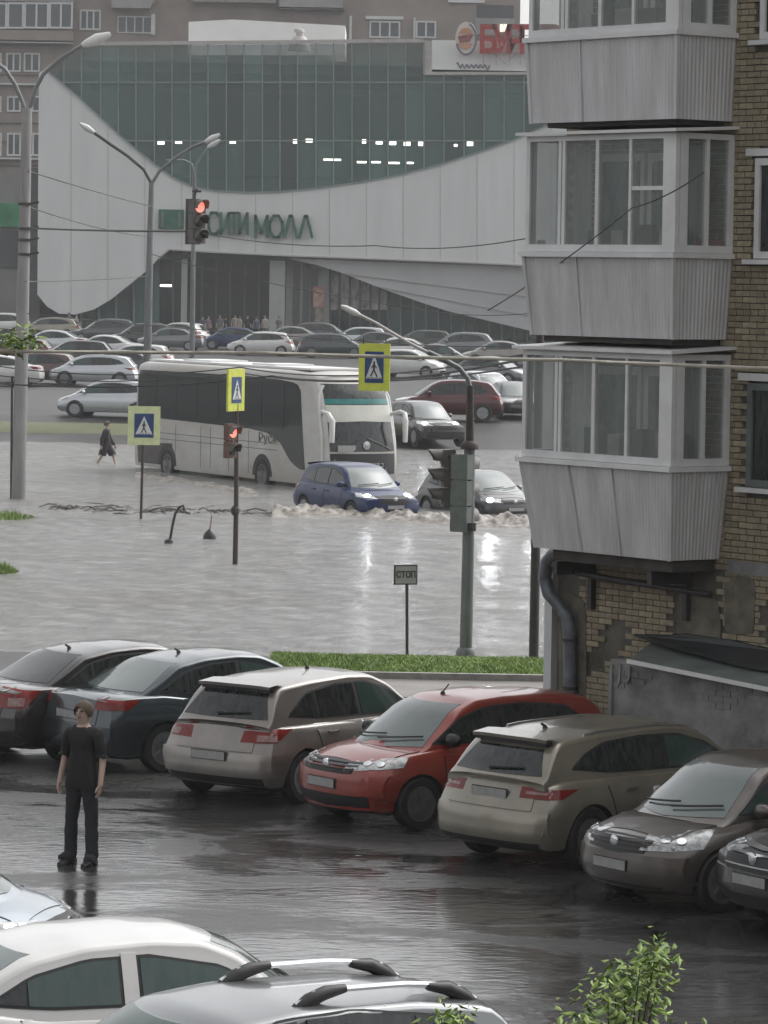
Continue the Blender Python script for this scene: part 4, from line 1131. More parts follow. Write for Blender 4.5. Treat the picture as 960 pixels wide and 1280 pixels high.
# roof box and vent
g = MB(); g.prism([mp(228, 60, 9), mp(228, 17, 9), mp(285, 14, 9), mp(430, 22, 9), mp(430, 60, 9)], (0, 9, 0)); tag(obj('roof_plant_room', g, M_whitebox, mall))
g = MB(); c = mp(373, 53, 4); g.lathe([(.85, -.4), (.75, .25), (.42, .70), (.30, .72), (.30, 1.0), (.36, 1.02), (.30, 1.22), (.01, 1.3)], 14, c=c); g.box(c + Vector((-.22, 0, 1.12)), (.4, .4, .25)); obj('roof_vent', g, M_coping, mall, 40)

# ------------------------------------------------------------------ housing block behind the mall
DB = 350.0
def bp_(px, py, d=0.0):
    v = W(px, py, DB); return Vector((v.x, DB + d, v.z))
blk = thing('housing_block', 'grey brown brick housing block behind the mall with white framed windows', 'housing block')
g = MB(); a, b = bp_(-90, -60), bp_(643, 430); g.b2((a.x, DB, b.z), (b.x, DB + 12, a.z + 1)); obj('wall', g, M_block, blk)
def bwin(x0, y0, x1, y1, nm=2, frm=.13, d=-.05, m=None):
    g = MB(); a, b = bp_(x0, y0), bp_(x1, y1); z0, z1 = b.z, a.z
    g.b2((a.x, DB + d - .12, z0), (b.x, DB + d, z0 + frm)); g.b2((a.x, DB + d - .12, z1 - frm), (b.x, DB + d, z1))
    for k in range(nm + 1):
        x = lin(a.x + frm / 2, b.x - frm / 2, k / nm); g.b2((x - frm / 2, DB + d - .115, z0 + frm), (x + frm / 2, DB + d - .005, z1 - frm))
    f = obj('window', g, M_winfr, blk)
    g = MB(); g.b2((a.x + .02, DB + d - .04, z0 + .05), (b.x - .02, DB + d + .02, z1 - .05)); obj('pane', g, m or M_blkglass, f)
    return f
def bbox(name, x0, y0, x1, y1, d0, d1, m):
    g = MB(); a, b = bp_(x0, y0), bp_(x1, y1); g.b2((a.x, DB + d0, b.z), (b.x, DB + d1, a.z)); return obj(name, g, m, blk)
bbox('balcony', -60, 37, 92, 52, -1.2, .0, M_block); bbox('balcony_top', -60, -8, 92, 4, -1.2, 0, M_block2)
for x0, x1 in ((-14, 10), (11, 31), (32, 62), (63, 92)): bwin(x0, 4, x1, 37, 2 if x1 > 40 else 1, .16, -1.1)
bbox('ledge', -60, 52, 92, 55.5, -1.5, -.01, M_winfr)
for x0, y0, x1, y1, n in ((100, 12, 126, 38, 3), (8, 66, 26, 90, 2), (30, 66, 50, 90, 2), (9, 120, 26, 140, 2), (40, 120, 60, 140, 2), (9, 166, 26, 195, 2), (33, 166, 50, 195, 2), (-20, 66, 2, 90, 2), (-20, 120, 2, 140, 2), (-20, 166, 2, 195, 2), (462, 26, 500, 48, 3), (147, 20, 190, 42, 4), (520, 26, 545, 48, 2)):
    bwin(x0, y0, x1, y1, n, .15 if x0 != 147 else .10)
bbox('ledge', -60, 103, 52, 107, -.7, -.01, M_winfr); bbox('ledge', -60, 196, 52, 200, -.7, -.01, M_winfr); bbox('ledge', -60, 57, 60, 60, -.3, -.01, M_block2)
for y in (92, 152, 176, 205): bbox('floor_band', -60, y, 50, y + 3, -.15, -.01, M_dark)
g = MB(); g.prism([bp_(141, -20, -1.6), bp_(141, 11, -1.6), bp_(188, 12, -1.6), bp_(197, -2, -1.6), bp_(197, -20, -1.6)], (0, 1.59, 0)); obj('balcony', g, M_block2, blk)
bbox('balcony_post', 190, 18, 194, 44, -.8, -.01, M_winfr); bbox('pipe', 437, 20, 439.5, 50, -.3, -.01, M_winfr); bbox('pipe', 517, 22, 519, 50, -.3, -.01, M_winfr)
bbox('balcony', 350, -16, 428, 11, -1.3, -.01, M_block2); bbox('balcony_slab', 346, 11, 430, 14, -1.35, -.01, M_dark); bbox('balcony', 240, -16, 345, 5, -1.3, -.01, M_block)
bbox('window_lintel', 457, 20, 504, 25, -.3, -.01, M_winfr); bbox('balcony_recess', 596, 6, 642, 23, -.06, -.01, M_dark); bbox('balcony', 594, 23, 643, 44, -.5, -.01, M_block2)
bbox('cornice', 560, -8, 606, 4, -.3, -.01, M_winfr)
bwin(624, 30, 634, 41, 2, .08, -.55, M_warm)

# shop at the far left with the green fascia
shop = thing('corner_shop', 'low shop with a bright green fascia behind the thick concrete pole', 'shop')
DS = 312.0
def sp_(px, py, d=0): v = W(px, py, DS); return Vector((v.x, DS + d, v.z))
g = MB(); a, b = sp_(-120, 216), sp_(36, 430); g.b2((a.x, DS, b.z), (b.x, DS + 10, a.z)); obj('wall', g, M_block2, shop)
g = MB(); a, b = sp_(-118, 252), sp_(35, 284); g.b2((a.x, DS - .5, b.z), (b.x, DS - .01, a.z)); obj('fascia', g, mat('green_fascia', (.03, .34, .12), .45, var=.4, vscale=.4), shop)
for k in range(5):
    g = MB(); a, b = sp_(-100 + 25 * k, 288), sp_(-78 + 25 * k, 336); g.b2((a.x, DS - .12, b.z), (b.x, DS - .02, a.z)); f = obj('window', g, M_dark, shop)
    g = MB(); g.b2((a.x + .1, DS - .16, b.z + .1), (b.x - .1, DS - .13, a.z - .1)); obj('pane', g, M_blkglass, f)
g = MB(); a, b = sp_(31, 286), sp_(34, 345); g.b2((a.x, DS - .4, b.z), (b.x, DS - .2, a.z)); obj('post', g, M_winfr, shop)

# ------------------------------------------------------------------ brick house on the right
HC = Vector((2.33, 49.7, 0)); HRZ = math.atan2(-.79, .61)
house = thing('brick_house', 'old tan brick apartment house with three grey glazed balconies', 'apartment house', HC, HRZ)
# local x runs along the wall (towards the camera), local -y is outdoors
g = MB(); g.b2((0, 0, 0), (16, 11, 13.6)); wall = obj('wall', g, M_mortar, house)
wins = [(3.66, 4.9, 9.47, 11.0), (3.62, 4.9, 6.80, 8.02), (3.55, 4.9, 4.02, 5.28)]
g = MB(); g.box((0, 0, 0), (.246, .05, .064)); bm_ = g.mesh('brick'); bm_.materials.append(M_brick)
hd = MB(); hd.box((0, 0, 0), (.118, .05, .064)); bh_ = hd.mesh('brick'); bh_.materials.append(M_brick)
spots = []
for i in range(150):
    z = .25 + i * .0765; row = []
    header = i % 6 == 5; x = .06 if i % 2 else .19
    while x < 6.4:
        wd = .13 if header else .258
        row.append((x + wd / 2, z, header)); x += wd
    spots += row
def keep(x, z):
    if any(a - .06 < x < b + .06 and c - .12 < z < d + .12 for a, b, c, d in wins): return 0
    if x < .5 and z < 13: return 3 if z > 3.0 else 0
    if z < 1.75 and x > 1.9: return 0
    if z < 2.95:
        n_ = noise.noise((x * 1.3, z * 1.5, 3))
        if n_ > .30 or (2.25 < x < 3.15): return 0
        return 1 if .5 < x < 3.3 and z > 1.8 else 3
    if .5 < x < 3.15: return 3
    if x < 3.95 and 3.1 < z < 9.9: return 2
    return 3
rest = MB(); nb = 0; spots.sort(key=lambda s_: (keep(s_[0], s_[1]) or 9, s_[0]))
for x, z, hdr in spots:
    k = keep(x, z)
    if not k: continue
    y = -.012 + random.uniform(-.005, .005)
    if k < 3 and nb < 296:
        o = bpy.data.objects.new('brick', bh_ if hdr else bm_); COL.objects.link(o); o.parent = wall; o.location = (x, y, z); o.rotation_euler = (0, random.uniform(-.02, .02), random.uniform(-.02, .02)); nb += 1
    else:
        rest.box((x, y, z), (.118 if hdr else .246, .05, .064))
ro = obj('brickwork', rest, M_brick, wall, fix=False); ro['kind'] = 'stuff'
# windows in the wall
for k, (a, b, c, d) in enumerate(wins):
    g = MB(); fr = .085
    g.b2((a, -.06, c), (a + fr, .02, d)); g.b2((b - fr, -.06, c), (b, .02, d)); g.b2((a + fr, -.06, c), (b - fr, .02, c + fr)); g.b2((a + fr, -.06, d - fr), (b - fr, .02, d)); g.b2((a + .42, -.05, c + fr), (a + .49, .02, d - fr))
    f = obj('window', g, M_upvc if k < 2 else M_tin, house)
    g = MB(); g.b2((a + .05, -.025, c + .05), (b - .05, -.005, d - .05)); obj('pane', g, M_cglass, f)
    g = MB(); g.b2((a - .12, -.14, c - .07), (b + .1, -.01, c - .012)); obj('sill', g, M_upvc, f)
    g = MB(); g.b2((a - .16, -.07, d + .03), (b + .1, -.005, d + .12)); obj('lintel', g, M_upvc, f)
# balconies
def balcony(zs, zp, zr, seed, redbox=False, open_pane=False, low=False, tuck=.05):
    """zs: sill height, zp: underside of the parapet, zr: roof height"""
    a0, a1, dep = .39, 3.22, 1.0
    rnd = random.Random(seed)
    def ring(z, ins, off=0): return [Vector((a0 + ins - off, -.02, z)), Vector((a0 + ins - off, -dep + ins - off, z)), Vector((a1 - ins + off, -dep + ins - off, z)), Vector((a1 - ins + off, -.02, z))]
    T, B = ring(zs - .02, .0), ring(zp, tuck)
    g = MB()
    for (p, q, r, s_), nr in (((T[0], T[1], B[1], B[0]), 15), ((T[1], T[2], B[2], B[1]), 46), ((T[2], T[3], B[3], B[2]), 15)):
        nrm = (q - p).cross(r - q).normalized(); rows = [[], []]
        for k in range(nr + 1):
            for j, fr in enumerate((0, .28, .5, .78)):
                if k == nr and j: break
                t = (k + fr) / nr; o = nrm * (.007 if j in (1, 2) else 0)
                rows[0].append(p.lerp(q, t) - o); rows[1].append(s_.lerp(r, t) - o)
        g.grid(rows)
    g.add([B[0] + Vector((0, 0, .01)), B[1] + Vector((.01, .01, .01)), B[2] + Vector((-.01, .01, .01)), B[3] + Vector((0, 0, .01))], [(0, 1, 2, 3)])
    bal = obj('balcony', g, M_panel, house, fix=False)
    # corner strips, joints between the sheets
    g = MB()
    for p, q in ((T[1], B[1]), (T[2], B[2])):
        g = MB(); g.bar(p + Vector((0, -.006, 0)), q + Vector((0, -.006, 0)), .05, .05); obj('corner_strip', g, M_panel, bal)
    for t in ((.33, .62) if low else (.36,)):
        p, q = T[1].lerp(T[2], t), B[1].lerp(B[2], t + (.03 if low else 0)); g = MB(); g.bar(p + Vector((0, -.017, 0)), q + Vector((0, -.017, 0)), .02, .012); obj('sheet_joint', g, M_panel, bal)
    p, q = T[2].lerp(T[3], .8), B[2].lerp(B[3], .85)
    if low: g = MB(); g.bar(p + Vector((.017, 0, 0)), q + Vector((.017, 0, 0)), .012, .03); obj('sheet_joint', g, M_panel, bal)
    # sill ledge
    g = MB(); g.b2((a0 - .05, -dep - .06, zs - .05), (a1 + .05, -dep + .08, zs + .012)); g.b2((a0 - .05, -dep + .08, zs - .05), (a0 + .08, -.03, zs + .012)); g.b2((a1 - .08, -dep + .08, zs - .05), (a1 + .05, -.03, zs + .012))
    obj('sill', g, M_upvc, bal)
    zt = zr - .065
    g = MB(); pw = .055
    fx = [a0 + .03, a0 + .66, a0 + .74, a0 + 1.36, a0 + 1.98, a1 - .21]
    y0, y1 = -dep + .005, -dep + .075
    z0, z1 = zs + .016, zt
    g.b2((a0, y0, z0), (a1, y1, z0 + .09)); g.b2((a0, y0, z1 - .07), (a1, y1, z1))
    for x, wd in ((a0, .07), (a0 + .63, .055), (a0 + .705, .055), (a0 + 1.34, .06), (a0 + 1.97, .045), (a1 - .23, .23)): g.b2((x, y0 + .003, z0 + .09), (x + wd, y1 - .003, z1 - .07))
    for xs_, sgn in ((a1, 1), (a0, -1)):
        xa, xb = (xs_ - .07, xs_) if sgn > 0 else (xs_, xs_ + .07)
        xa += .004 * sgn; xb += .004 * sgn
        g.b2((xa, y1 + .001, z0), (xb, -.03, z0 + .09)); g.b2((xa, y1 + .001, z1 - .07), (xb, -.03, z1))
        for y, wd in ((-dep + .08, .13 if sgn > 0 else .05), (-.49, .05), (-.11, .08)): g.b2((xa, y, z0 + .09), (xb, y + wd, z1 - .07))
    if open_pane: g.b2((a0 + 2.02, y0 + .01, lin(z0, z1, .52)), (a1 - .24, y1 - .02, lin(z0, z1, .52) + .05))
    obj('window_frame', g, M_upvc, bal)
    gl = M_balglass
    for xa, xb in ((a0 + .07, a0 + .63), (a0 + .76, a0 + 1.34), (a0 + 1.40, a0 + 1.97), (a0 + 2.015, a1 - .23)):
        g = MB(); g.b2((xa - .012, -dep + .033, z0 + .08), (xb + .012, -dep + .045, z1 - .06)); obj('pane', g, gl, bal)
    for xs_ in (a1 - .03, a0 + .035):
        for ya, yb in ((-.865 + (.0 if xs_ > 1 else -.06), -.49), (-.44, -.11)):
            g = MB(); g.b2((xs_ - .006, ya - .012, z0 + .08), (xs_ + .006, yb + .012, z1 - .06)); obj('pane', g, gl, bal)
    g = MB(); rows = [[Vector((a0 + .16 + k * .02, -.30 + .015 * math.sin(k * 1.9 + seed * 2), z)) for k in range(10 + 4 * seed)] for z in (zs - .3, zt - .10)]; g.grid(rows); obj('curtain', g, M_signw if seed != 2 else M_col, bal, 60)
    rb_ = random.Random(seed * 5)
    for k in range(4):
        x = a0 + .7 + k * .45; h_ = rb_.uniform(.12, .42); g = MB(); g.b2((x, -.55, zs - .5), (x + rb_.uniform(.2, .34), -.25, zs + h_)); obj('stored_box', g, (M_core, M_kerb, M_bark, M_block)[k], bal)
    # sloped tin roof with overhang
    g = MB(); o = .10
    P = [Vector((a0 - o, -dep - o, zr - .06)), Vector((a1 + o, -dep - o, zr - .06)), Vector((a1 + o, -.02, zr + .0)), Vector((a0 - o, -.02, zr + .0))]
    g.prism(P, (0, 0, .04)); obj('roof', g, M_upvc, bal)
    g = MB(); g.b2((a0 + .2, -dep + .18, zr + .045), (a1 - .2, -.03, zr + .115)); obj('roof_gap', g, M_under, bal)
    # back wall: painted plaster, balcony door and inner window, curtain, floor
    g = MB(); g.b2((a0 + .09, -.028, zp + .1), (a1 - .09, -.014, zt)); obj('back_wall', g, M_soffit, bal)
    g = MB(); rows = [[Vector((a0 + 2.15 + k * .025, -.16 + .018 * math.sin(k * 1.7 + seed), z)) for k in range(17)] for z in (zs - .3, zt - .12)]; g.grid(rows); obj('curtain', g, M_col, bal, 60)
    g = MB(); g.b2((a0 + 1.30, -.09, zs - .9), (a0 + 1.98, -.03, zt - .2)); d_ = obj('door', g, M_upvc, bal)
    g = MB(); g.b2((a0 + 1.40, -.105, zs - .1), (a0 + 1.88, -.091, zt - .3)); obj('door_pane', g, M_cglass, d_)
    g = MB(); g.b2((a0 + .35, -.09, zs - .1), (a0 + 1.24, -.03, zt - .2)); d_ = obj('inner_window', g, M_upvc, bal)
    g = MB(); g.b2((a0 + .43, -.105, zs), (a0 + 1.16, -.091, zt - .3)); obj('inner_pane', g, M_cglass, d_)
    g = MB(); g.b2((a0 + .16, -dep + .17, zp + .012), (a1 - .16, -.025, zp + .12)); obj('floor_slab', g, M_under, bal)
    if redbox:
        g = MB(); g.b2((a1 - .10 - .16, -.42, z0 + .02), (a1 - .085, -.14, z0 + .17)); obj("storage_box", g, M_redbox, bal)
    return bal
balcony(9.55, 8.48, 11.12, 1); balcony(6.84, 5.80, 8.38, 2, True, True, tuck=.09); balcony(4.24, 3.10, 5.68, 3, low=True, tuck=.15)
def hl(px, py, off):      # a point of the photograph on the plane 'off' metres in front of the wall
    x, y = unroll(px, py); n_ = Vector((-.79, -.61, 0)); p = HC + n_ * off; d = Vector((x / F, 1, -y / F)); o = Vector((0, 0, H))
    t = (p - o).dot(n_) / d.dot(n_); q = o + d * t
    v = q - HC; return Vector((v.x * .61 - v.y * .79, v.x * .79 + v.y * .61, q.z))
# slab and pipes under the lowest balcony
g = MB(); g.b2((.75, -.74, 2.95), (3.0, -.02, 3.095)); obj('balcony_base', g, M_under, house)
g = MB(); g.tube([hl(691, 706, .42), (.5, -.40, 2.80), (1.4, -.32, 2.74), (3.0, -.10, 2.66)], .04, 8); obj('bracket_pipe', g, M_iron, house, 50)
for x in (.7, 2.5):
    g = MB(); g.b2((x, -.7, 2.76), (x + .08, -.02, 2.93)); g.b2((x, -.12, 2.3), (x + .08, -.02, 2.76)); obj('bracket', g, M_iron, house)
g = MB(); g.b2((3.25, -.055, 2.94), (9, -.006, 3.10)); obj('plinth_band', g, M_plaster, house)
# plastered patches
for (x0, x1, z0, z1) in ((.06, .62, .3, 2.5), (2.32, 3.1, 1.9, 2.72), (3.2, 3.75, 2.2, 2.9)):
    g = MB(); n = 14; P = []
    cx, cz = (x0 + x1) / 2, (z0 + z1) / 2
    for k in range(n):
        a = 2 * math.pi * k / n; rr = 1 + .22 * noise.noise((k * .9, x0, 1))
        ex = lambda v: math.copysign(abs(v) ** .45, v)
        P.append(Vector((cx + ex(math.cos(a)) * (x1 - x0) / 2 * rr, -.045, cz + ex(math.sin(a)) * (z1 - z0) / 2 * rr)))
    g.prism(P, (0, .04, 0)); obj('plaster_patch', g, mat('mossy_plaster', (.155, .14, .105), .9, var=.5, vscale=4, bump=.5, bscale=20, col2=(.075, .072, .055)), house)
# corner board and drain pipe
g = MB(); g.b2((-.16, -.10, 0), (-.012, .05, 2.92)); obj('corner_board', g, M_winfr, house)
g = MB(); g.tube([hl(706, 686, .35), hl(694, 690, .33), hl(684, 702, .3), hl(681, 722, .3), hl(686, 742, .27), hl(700, 757, .22), hl(709, 770, .17), hl(712, 790, .14), hl(712.5, 830, .13), hl(713, 885, .13), hl(713, 955, .13)], .088, 12)
obj('drain_pipe', g, M_pipe, house, 50)
for py in (800, 860): g = MB(); c = hl(712.5, py, .13); g.lathe([(.11, -.02), (.11, .02)], 12, c=c); obj('pipe_clamp', g, M_iron, house)
# lean-to over the basement steps
lean = thing('basement_lean_to', 'grey plastered lean-to with a pale tin edged roof against the brick house', 'lean-to', HC, HRZ)
g = MB(); g.b2((1.75, -.62, 0), (9.5, -.03, 1.78)); obj('wall', g, M_plaster, lean)
g = MB(); n = 0
for i in range(17):
    z = .40 + i * .0765
    for k in range(26):
        x = 1.90 + k * .258 + (.13 if i % 2 else 0)
        if noise.noise((x * .9, z * 2, 8)) > .02 and x < 7: g.box((x, -.622, z), (.246, .022, .064))
bw = obj('brickwork', g, M_plaster, lean, fix=False); bw['kind'] = 'stuff'
g = MB(); g.prism([Vector((2.31, -.80, 1.80)), Vector((9.6, -.80, 1.48)), Vector((9.6, -.04, 1.74)), Vector((1.85, -.04, 1.93))], (0, 0, .035)); rf = obj('roof', g, M_tin, lean)
g = MB(); g.bar((2.29, -.81, 1.81), (9.6, -.81, 1.49), .045, .05); obj('roof_edge', g, M_upvc, rf)
g = MB(); g.prism([Vector((1.55, -.08, 2.03)), Vector((2.2, -.06, 2.08)), Vector((2.5, -.06, 2.13)), Vector((3.3, -.06, 2.12)), Vector((4.4, -.06, 2.04)), Vector((9.5, -.06, 1.84)), Vector((9.5, -.45, 1.72)), Vector((4.0, -.50, 1.88)), Vector((2.6, -.34, 1.97))], (0, .05, .03)); obj('tar_sheet', g, M_tarpaper, lean)
for (x, wd, z0, z1) in ((1.75, .07, .9, 1.72), (1.93, .05, 1.45, 1.74), (2.1, .06, 1.5, 1.72)): 
    g = MB(); g.prism([Vector((x, -.655, z0)), Vector((x + wd * .9, -.655, z0 + .08)), Vector((x + wd, -.655, z1)), Vector((x + .02, -.655, z1 - .06))], (0, .03, 0)); obj('paint_run', g, M_conc, lean)

# ------------------------------------------------------------------ parked cars
def place(S, rz, which, sd, px, py, z=0.0):
    Wd = S['W'] / 2; x = S['xr'] - S['L'] / 2 if which == 'r' else S['L'] / 2 - S['xf']; y = sd * (Wd - .05)
    g_ = G(px, py, z); c, s_ = math.cos(R(rz)), math.sin(R(rz))
    return Vector((g_.x - (c * x - s_ * y), g_.y - (s_ * x + c * y), z))

P_tan = paint('paint_tan', (.255, .235, .185), .45, .30, .35)
P_silver = paint('paint_silver', (.25, .23, .21), .55, .30, .35)
P_red = paint('paint_red', (.25, .027, .014), .15, .28, .25)
P_brown = paint('paint_brown_grey', (.10, .088, .08), .45, .30, .25)
P_teal = paint('paint_dark_teal', (.033, .046, .054), .35, .22, .15)
P_black = paint('paint_black', (.014, .012, .012), .2, .20, .3)
P_white = paint('paint_white', (.56, .555, .54), .0, .32, .10)
P_lsilver = paint('paint_light_silver', (.50, .52, .54), .5, .28, .10)
P_grey = paint('paint_grey', (.15, .16, .165), .5, .28, .15)
P_blue = paint('paint_blue', (.004, .019, .082), .0, .35, .15, .3, .3)
P_dgrey = paint('paint_dark_grey', (.055, .056, .06), .4, .26, .2)

GP = 'cars parked across from the brick house'
S = spec('sedan'); S.update(W=1.80, rimm=M_rim, noclear=1)
build_car('parked_car', 'dark teal sedan behind the standing man, pale rain on its boot', 'car', S, P_teal, place(S, 37, 'r', -1, 205, 966), R(37), GP, wheel=9)
S = spec('sedan'); S.update(W=1.82, L=4.6, rwm=M_cglass, aerial=1.5)
S['tail_l'] = (.2, .66, 146, [(-.20, .74), (.22, .75), (.34, .97), (-.20, 1.0)])
build_car('parked_car', 'black sedan cut off by the left edge with orange red tail lamp', 'car', S, P_black, place(S, 37, 'r', -1, 86, 953), R(37), GP, wheel=6)
S = spec('hatch')
build_car('parked_car', 'silver beige hatchback seen from behind between the teal sedan and red car', 'car', S, P_silver, place(S, 54, 'r', -1, 379, 1004), R(54), GP)
S = spec('red')
build_car('parked_car', 'red hatchback parked nose out with black grille', 'car', S, P_red, place(S, 217, 'f', 1, 524, 1038), R(217), GP)
S = spec('wagon')
build_car('parked_car', 'tan estate car seen from behind with chrome roof strips and long red tail lamps', 'car', S, P_tan, place(S, 45, 'r', -1, 737, 1087), R(45), GP)
S = spec('brown')
build_car('parked_car', 'brown grey sedan parked nose out with big clear headlamps', 'car', S, P_brown, place(S, 216, 'f', 1, 902, 1142), R(216), GP)
S = spec('suv'); S.update(gchrome='top', gmat=M_chrome, gbars=2)
build_car('parked_car', 'dark car with chrome nose cut off by the right edge', 'car', S, P_dgrey, place(S, 213, 'f', 1, 1098, 1182), R(213), GP)

GN = 'cars standing below the window'
S = spec('sedan'); S.update(L=4.30, W=1.70, roof=[(.30, .96), (.75, 1.18), (1.15, 1.36), (1.6, 1.44), (2.15, 1.46), (2.6, 1.43), (2.95, 1.31), (3.62, .93)],
    dlo_lo=[(.80, 1.05), (1.3, 1.0), (2.7, .975), (3.12, .98)], dlo_hi=[(.86, 1.10), (1.15, 1.25), (1.6, 1.345), (2.1, 1.355), (2.68, 1.25), (3.12, .99)],
    pillars=[(.84, 1.10, 0), (1.12, 1.84, 1), (2.02, 3.05, 1)], paintB=[(1.87, 1.99)], mirror=(2.95, .99), deck=[(0, 1.0), (.25, 1.03), (.7, 1.035), (1.2, .97), (2.8, .95), (3.3, .94), (3.85, .86), (4.3, .72)],
    head=(3.98, .60, 40, [(-.34, .64), (.32, .66), (.38, .80), (-.30, .80)]), hood=(3.08, 4.0, .68, .60), hmat=M_black, aerial=None)
S.pop('aerial')
S['doors'] = [([(1.20, .33), (2.06, .32)], [(1.05, .945), (2.06, .93)]), ([(2.10, .32), (3.0, .32)], [(2.10, .93), (3.02, .92)])]; S['handles'] = [(1.38, .85), (2.30, .84)]
build_car('white_sedan', 'white sedan at the bottom left corner seen from its side', 'car', S, P_white, place(S, 24, 'r', -1, 14, 1438), R(24), GN)
S = spec('hatch'); S.pop('spoiler')
build_car('silver_car', 'light silver car nose peeping in behind the white sedan roof', 'car', S, paint('paint_blue_silver', (.27, .31, .35), .5, .28, .1), place(S, -14, 'f', -1, -72, 1264), R(-14), GN)
S = spec('suv'); S.update(rails=(.66, 2.08, .48, .085), railm=M_chrome, wsm=M_cglassg, dlo_hi=[(.62, 1.30), (.85, 1.54), (1.7, 1.648), (2.3, 1.63), (2.85, 1.45), (3.3, 1.09)]); S.pop('aerial'); S.pop('spoiler')  # green windscreen glass stands in for reflected trees
build_car('grey_crossover', 'grey crossover at the bottom edge with black footed roof rails', 'car', S, P_grey, Vector((0, 0, 0)), R(213), GN)
cx = bpy.data.objects['grey_crossover']; q = W(290, 1250, 25.4); cx.location = (q.x, 25.4, .02)

# ------------------------------------------------------------------ traffic in the flood
def wade(spec_, name, label, pm, px, py, D, rz, lit=True, sink=.34, **kw):
    S = spec(spec_); S.update(kw); q = W(px, py, D)
    return build_car(name, label, 'car', S, pm, Vector((q.x, D, -.05 - sink)), R(rz), 'cars driving through the flood', lod=0, lit=lit)
wade('suv', 'wading_car', 'dark blue crossover with lit headlamps ploughing through the flood', P_blue, 446, 612, 108.5, -62, sink=.34, L=4.7, W=1.9)
wade('hatch', 'wading_car', 'dark grey car wading behind the signal pole with one headlamp showing', P_dgrey, 596, 610, 110.0, -60, sink=.34)

